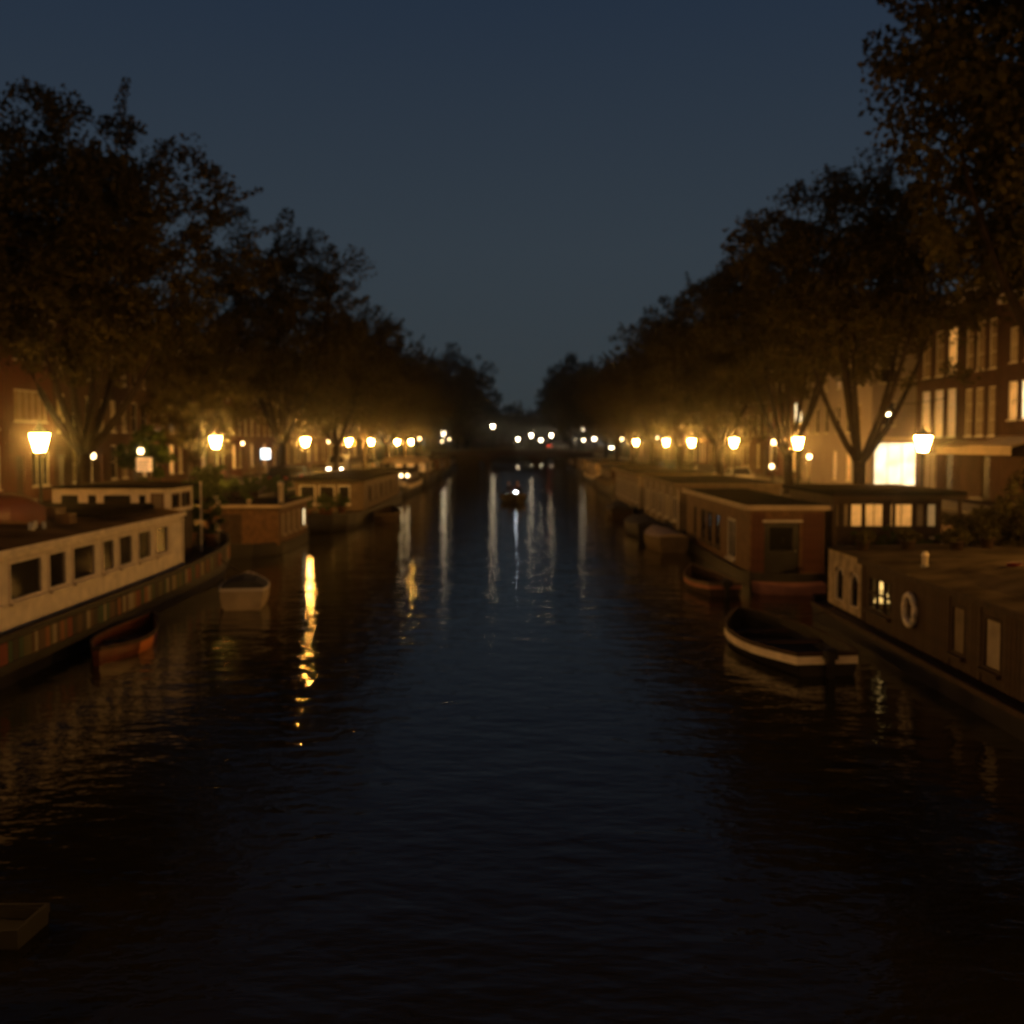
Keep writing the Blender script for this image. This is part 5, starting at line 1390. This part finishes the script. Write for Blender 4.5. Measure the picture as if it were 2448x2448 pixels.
# ------------------------------------------------------------------ people in the moving boat
def person(loc, rz, top, legs, label, lean=0.0):
    """seated figure, skin-modified skeleton; local +y is the way it faces, origin at the seat"""
    o = thing("person",(0,0,0),label,"person","people in the moving boat")
    J = [(0,0,0.1),(0,0.02,0.35),(0,0.03+lean,0.55),(0,0.04+lean,0.62),(0,0.06+lean,0.80),
         (0.17,0.03+lean,0.53),(0.24,0.12+lean,0.28),(0.16,0.33+lean,0.2),(-0.17,0.03+lean,0.53),(-0.24,0.12+lean,0.28),(-0.16,0.33+lean,0.2),
         (0.1,0.02,0.06),(0.12,0.44,0.08),(0.12,0.48,-0.32),(0.12,0.62,-0.36),(-0.1,0.02,0.06),(-0.12,0.44,0.08),(-0.12,0.48,-0.32),(-0.12,0.62,-0.36)]
    E = [(0,1),(1,2),(2,3),(3,4),(2,5),(5,6),(6,7),(2,8),(8,9),(9,10),(0,11),(11,12),(12,13),(13,14),(0,15),(15,16),(16,17),(17,18)]
    rad = [0.15,0.14,0.13,0.055,0.105,0.075,0.055,0.04,0.075,0.055,0.04,0.1,0.075,0.05,0.045,0.1,0.075,0.05,0.045]
    me = bpy.data.meshes.new("body"); me.from_pydata([Vector(j) for j in J],E,[]); me.materials.append(top)
    b_ = bpy.data.objects.new("body",me); col.objects.link(b_); b_.parent = o
    sk = b_.modifiers.new("skin",'SKIN')
    for i,v in enumerate(me.skin_vertices[0].data): v.radius = (rad[i],rad[i]); v.use_root = (i == 0)
    sm = b_.modifiers.new("sub",'SUBSURF'); sm.levels = 1; sm.render_levels = 2
    hz = 0.80
    MB().lathe([(0.02,-0.13),(0.06,-0.11),(0.085,-0.03),(0.09,0.05),(0.07,0.12),(0.02,0.145)],12,(0,0.075+lean,hz)).build("head",mat("skin",(0.42,0.26,0.18),0.6,0.05),o,True)
    MB().lathe([(0.098,0.0),(0.104,0.06),(0.08,0.14),(0.02,0.165)],12,(0,0.055+lean,hz)).build("hair",legs,o,True)
    MB().lathe([(0.014,-0.03),(0.02,-0.025),(0.004,0.03)],6,(0,0.168+lean,hz)).build("nose",MATS["skin"],o,True)
    for s in (-1,1):
        m = MB(); base = Vector((s*0.16,0.34+lean,0.2))
        for k in range(4): m.tube([base+Vector((s*0.02-0.012*k*s,0.0,0)),base+Vector((s*0.02-0.02*k*s,0.07,-0.005)),base+Vector((s*0.02-0.02*k*s,0.10-0.006*abs(k-1),-0.04))],0.009,5)
        m.tube([base,base+Vector((-s*0.04,0.04,0.02)),base+Vector((-s*0.05,0.06,0))],0.01,5)
        m.build("hand",MATS["skin"],o,True)
    o.location = loc; o.rotation_euler = (0,0,rz); o.scale = (1.05,1.05,1.05)
    return o
q = at(1228,1196,93)
mb_ = small_boat((q.x,93.5,0),math.pi+R(4),6.0,2.15,0.62,"dark motor sloop with a white bow light coming up the open canal",DARK,WOODD,WOODD,None,thwarts=3,outboard=True,name="motor_sloop",bowrise=0.3)
lt = bpy.data.objects.new("bow_light",MB().lathe([(0.03,-0.09),(0.09,-0.05),(0.1,0.03),(0.03,0.09)],8,(0.0,2.55,0.95)).mesh("bow_light",HEADB)); col.objects.link(lt); lt.parent = mb_
lt2 = bpy.data.objects.new("light_stalk",MB().tube([(0.0,2.5,0.5),(0.0,2.5,0.9)],0.03,6).mesh("light_stalk",IRON)); col.objects.link(lt2); lt2.parent = mb_
jk = mat("dark_jacket",(0.03,0.028,0.03),0.8,0.2); jr = mat("maroon_jacket",(0.12,0.035,0.03),0.8,0.2); hr = mat("dark_hair",(0.02,0.014,0.01),0.7,0.2)
person((q.x-0.35,94.7,0.68),math.pi,jk,hr,"person in dark jacket seated on one side of the motor sloop",0.02)
person((q.x+0.3,95.4,0.72),math.pi,jr,hr,"person in maroon jacket seated at the back of the motor sloop",0.0)
person((q.x+0.35,93.6,0.62),math.pi,jk,hr,"person in dark clothes seated just behind the bow light",0.05)

# ------------------------------------------------------------------ below the camera's bridge
small_boat((-6.55,11.35,0),R(86),3.6,0.72,0.11,"dark flat-ended rowing boat lying close under the bridge",RUBBER,RUBBER,RUBBER,transom=0.9,name="rowing_boat",group=None)
small_boat((-5.6,8.4,0),R(-68),3.0,1.2,0.3,"small dinghy with pale rim, only its tip in view",DARK,WOOD,DARK,name="dinghy",group=None)
nb = thing("near_bridge",(0,-5,0),"brick bridge the picture is taken from","bridge")
MB().box(-QX,QX,-9.5,-0.45,2.3,3.2).build("deck",BRK_D,nb)
MB().box(-QX,QX,-0.85,-0.5,3.202,4.1).build("parapet",STONE,nb)

# ------------------------------------------------------------------ scattering volume added to imitate lens glow round each lamp
HZ = bpy.data.materials.new("lens_glow_haze"); HZ.use_nodes = True
_n = HZ.node_tree.nodes; _n.clear()
_o = _n.new("ShaderNodeOutputMaterial"); _v = _n.new("ShaderNodeVolumePrincipled")
_v.inputs["Color"].default_value = (0.95,0.95,0.95,1); _v.inputs["Density"].default_value = 0.00045; _v.inputs["Anisotropy"].default_value = 0.985
HZ.node_tree.links.new(_v.outputs[0], _o.inputs["Volume"])
hz = MB().box(-960,960,-120,1360,-3,34).build("lens_glow_volume",HZ); hz["kind"] = "stuff"
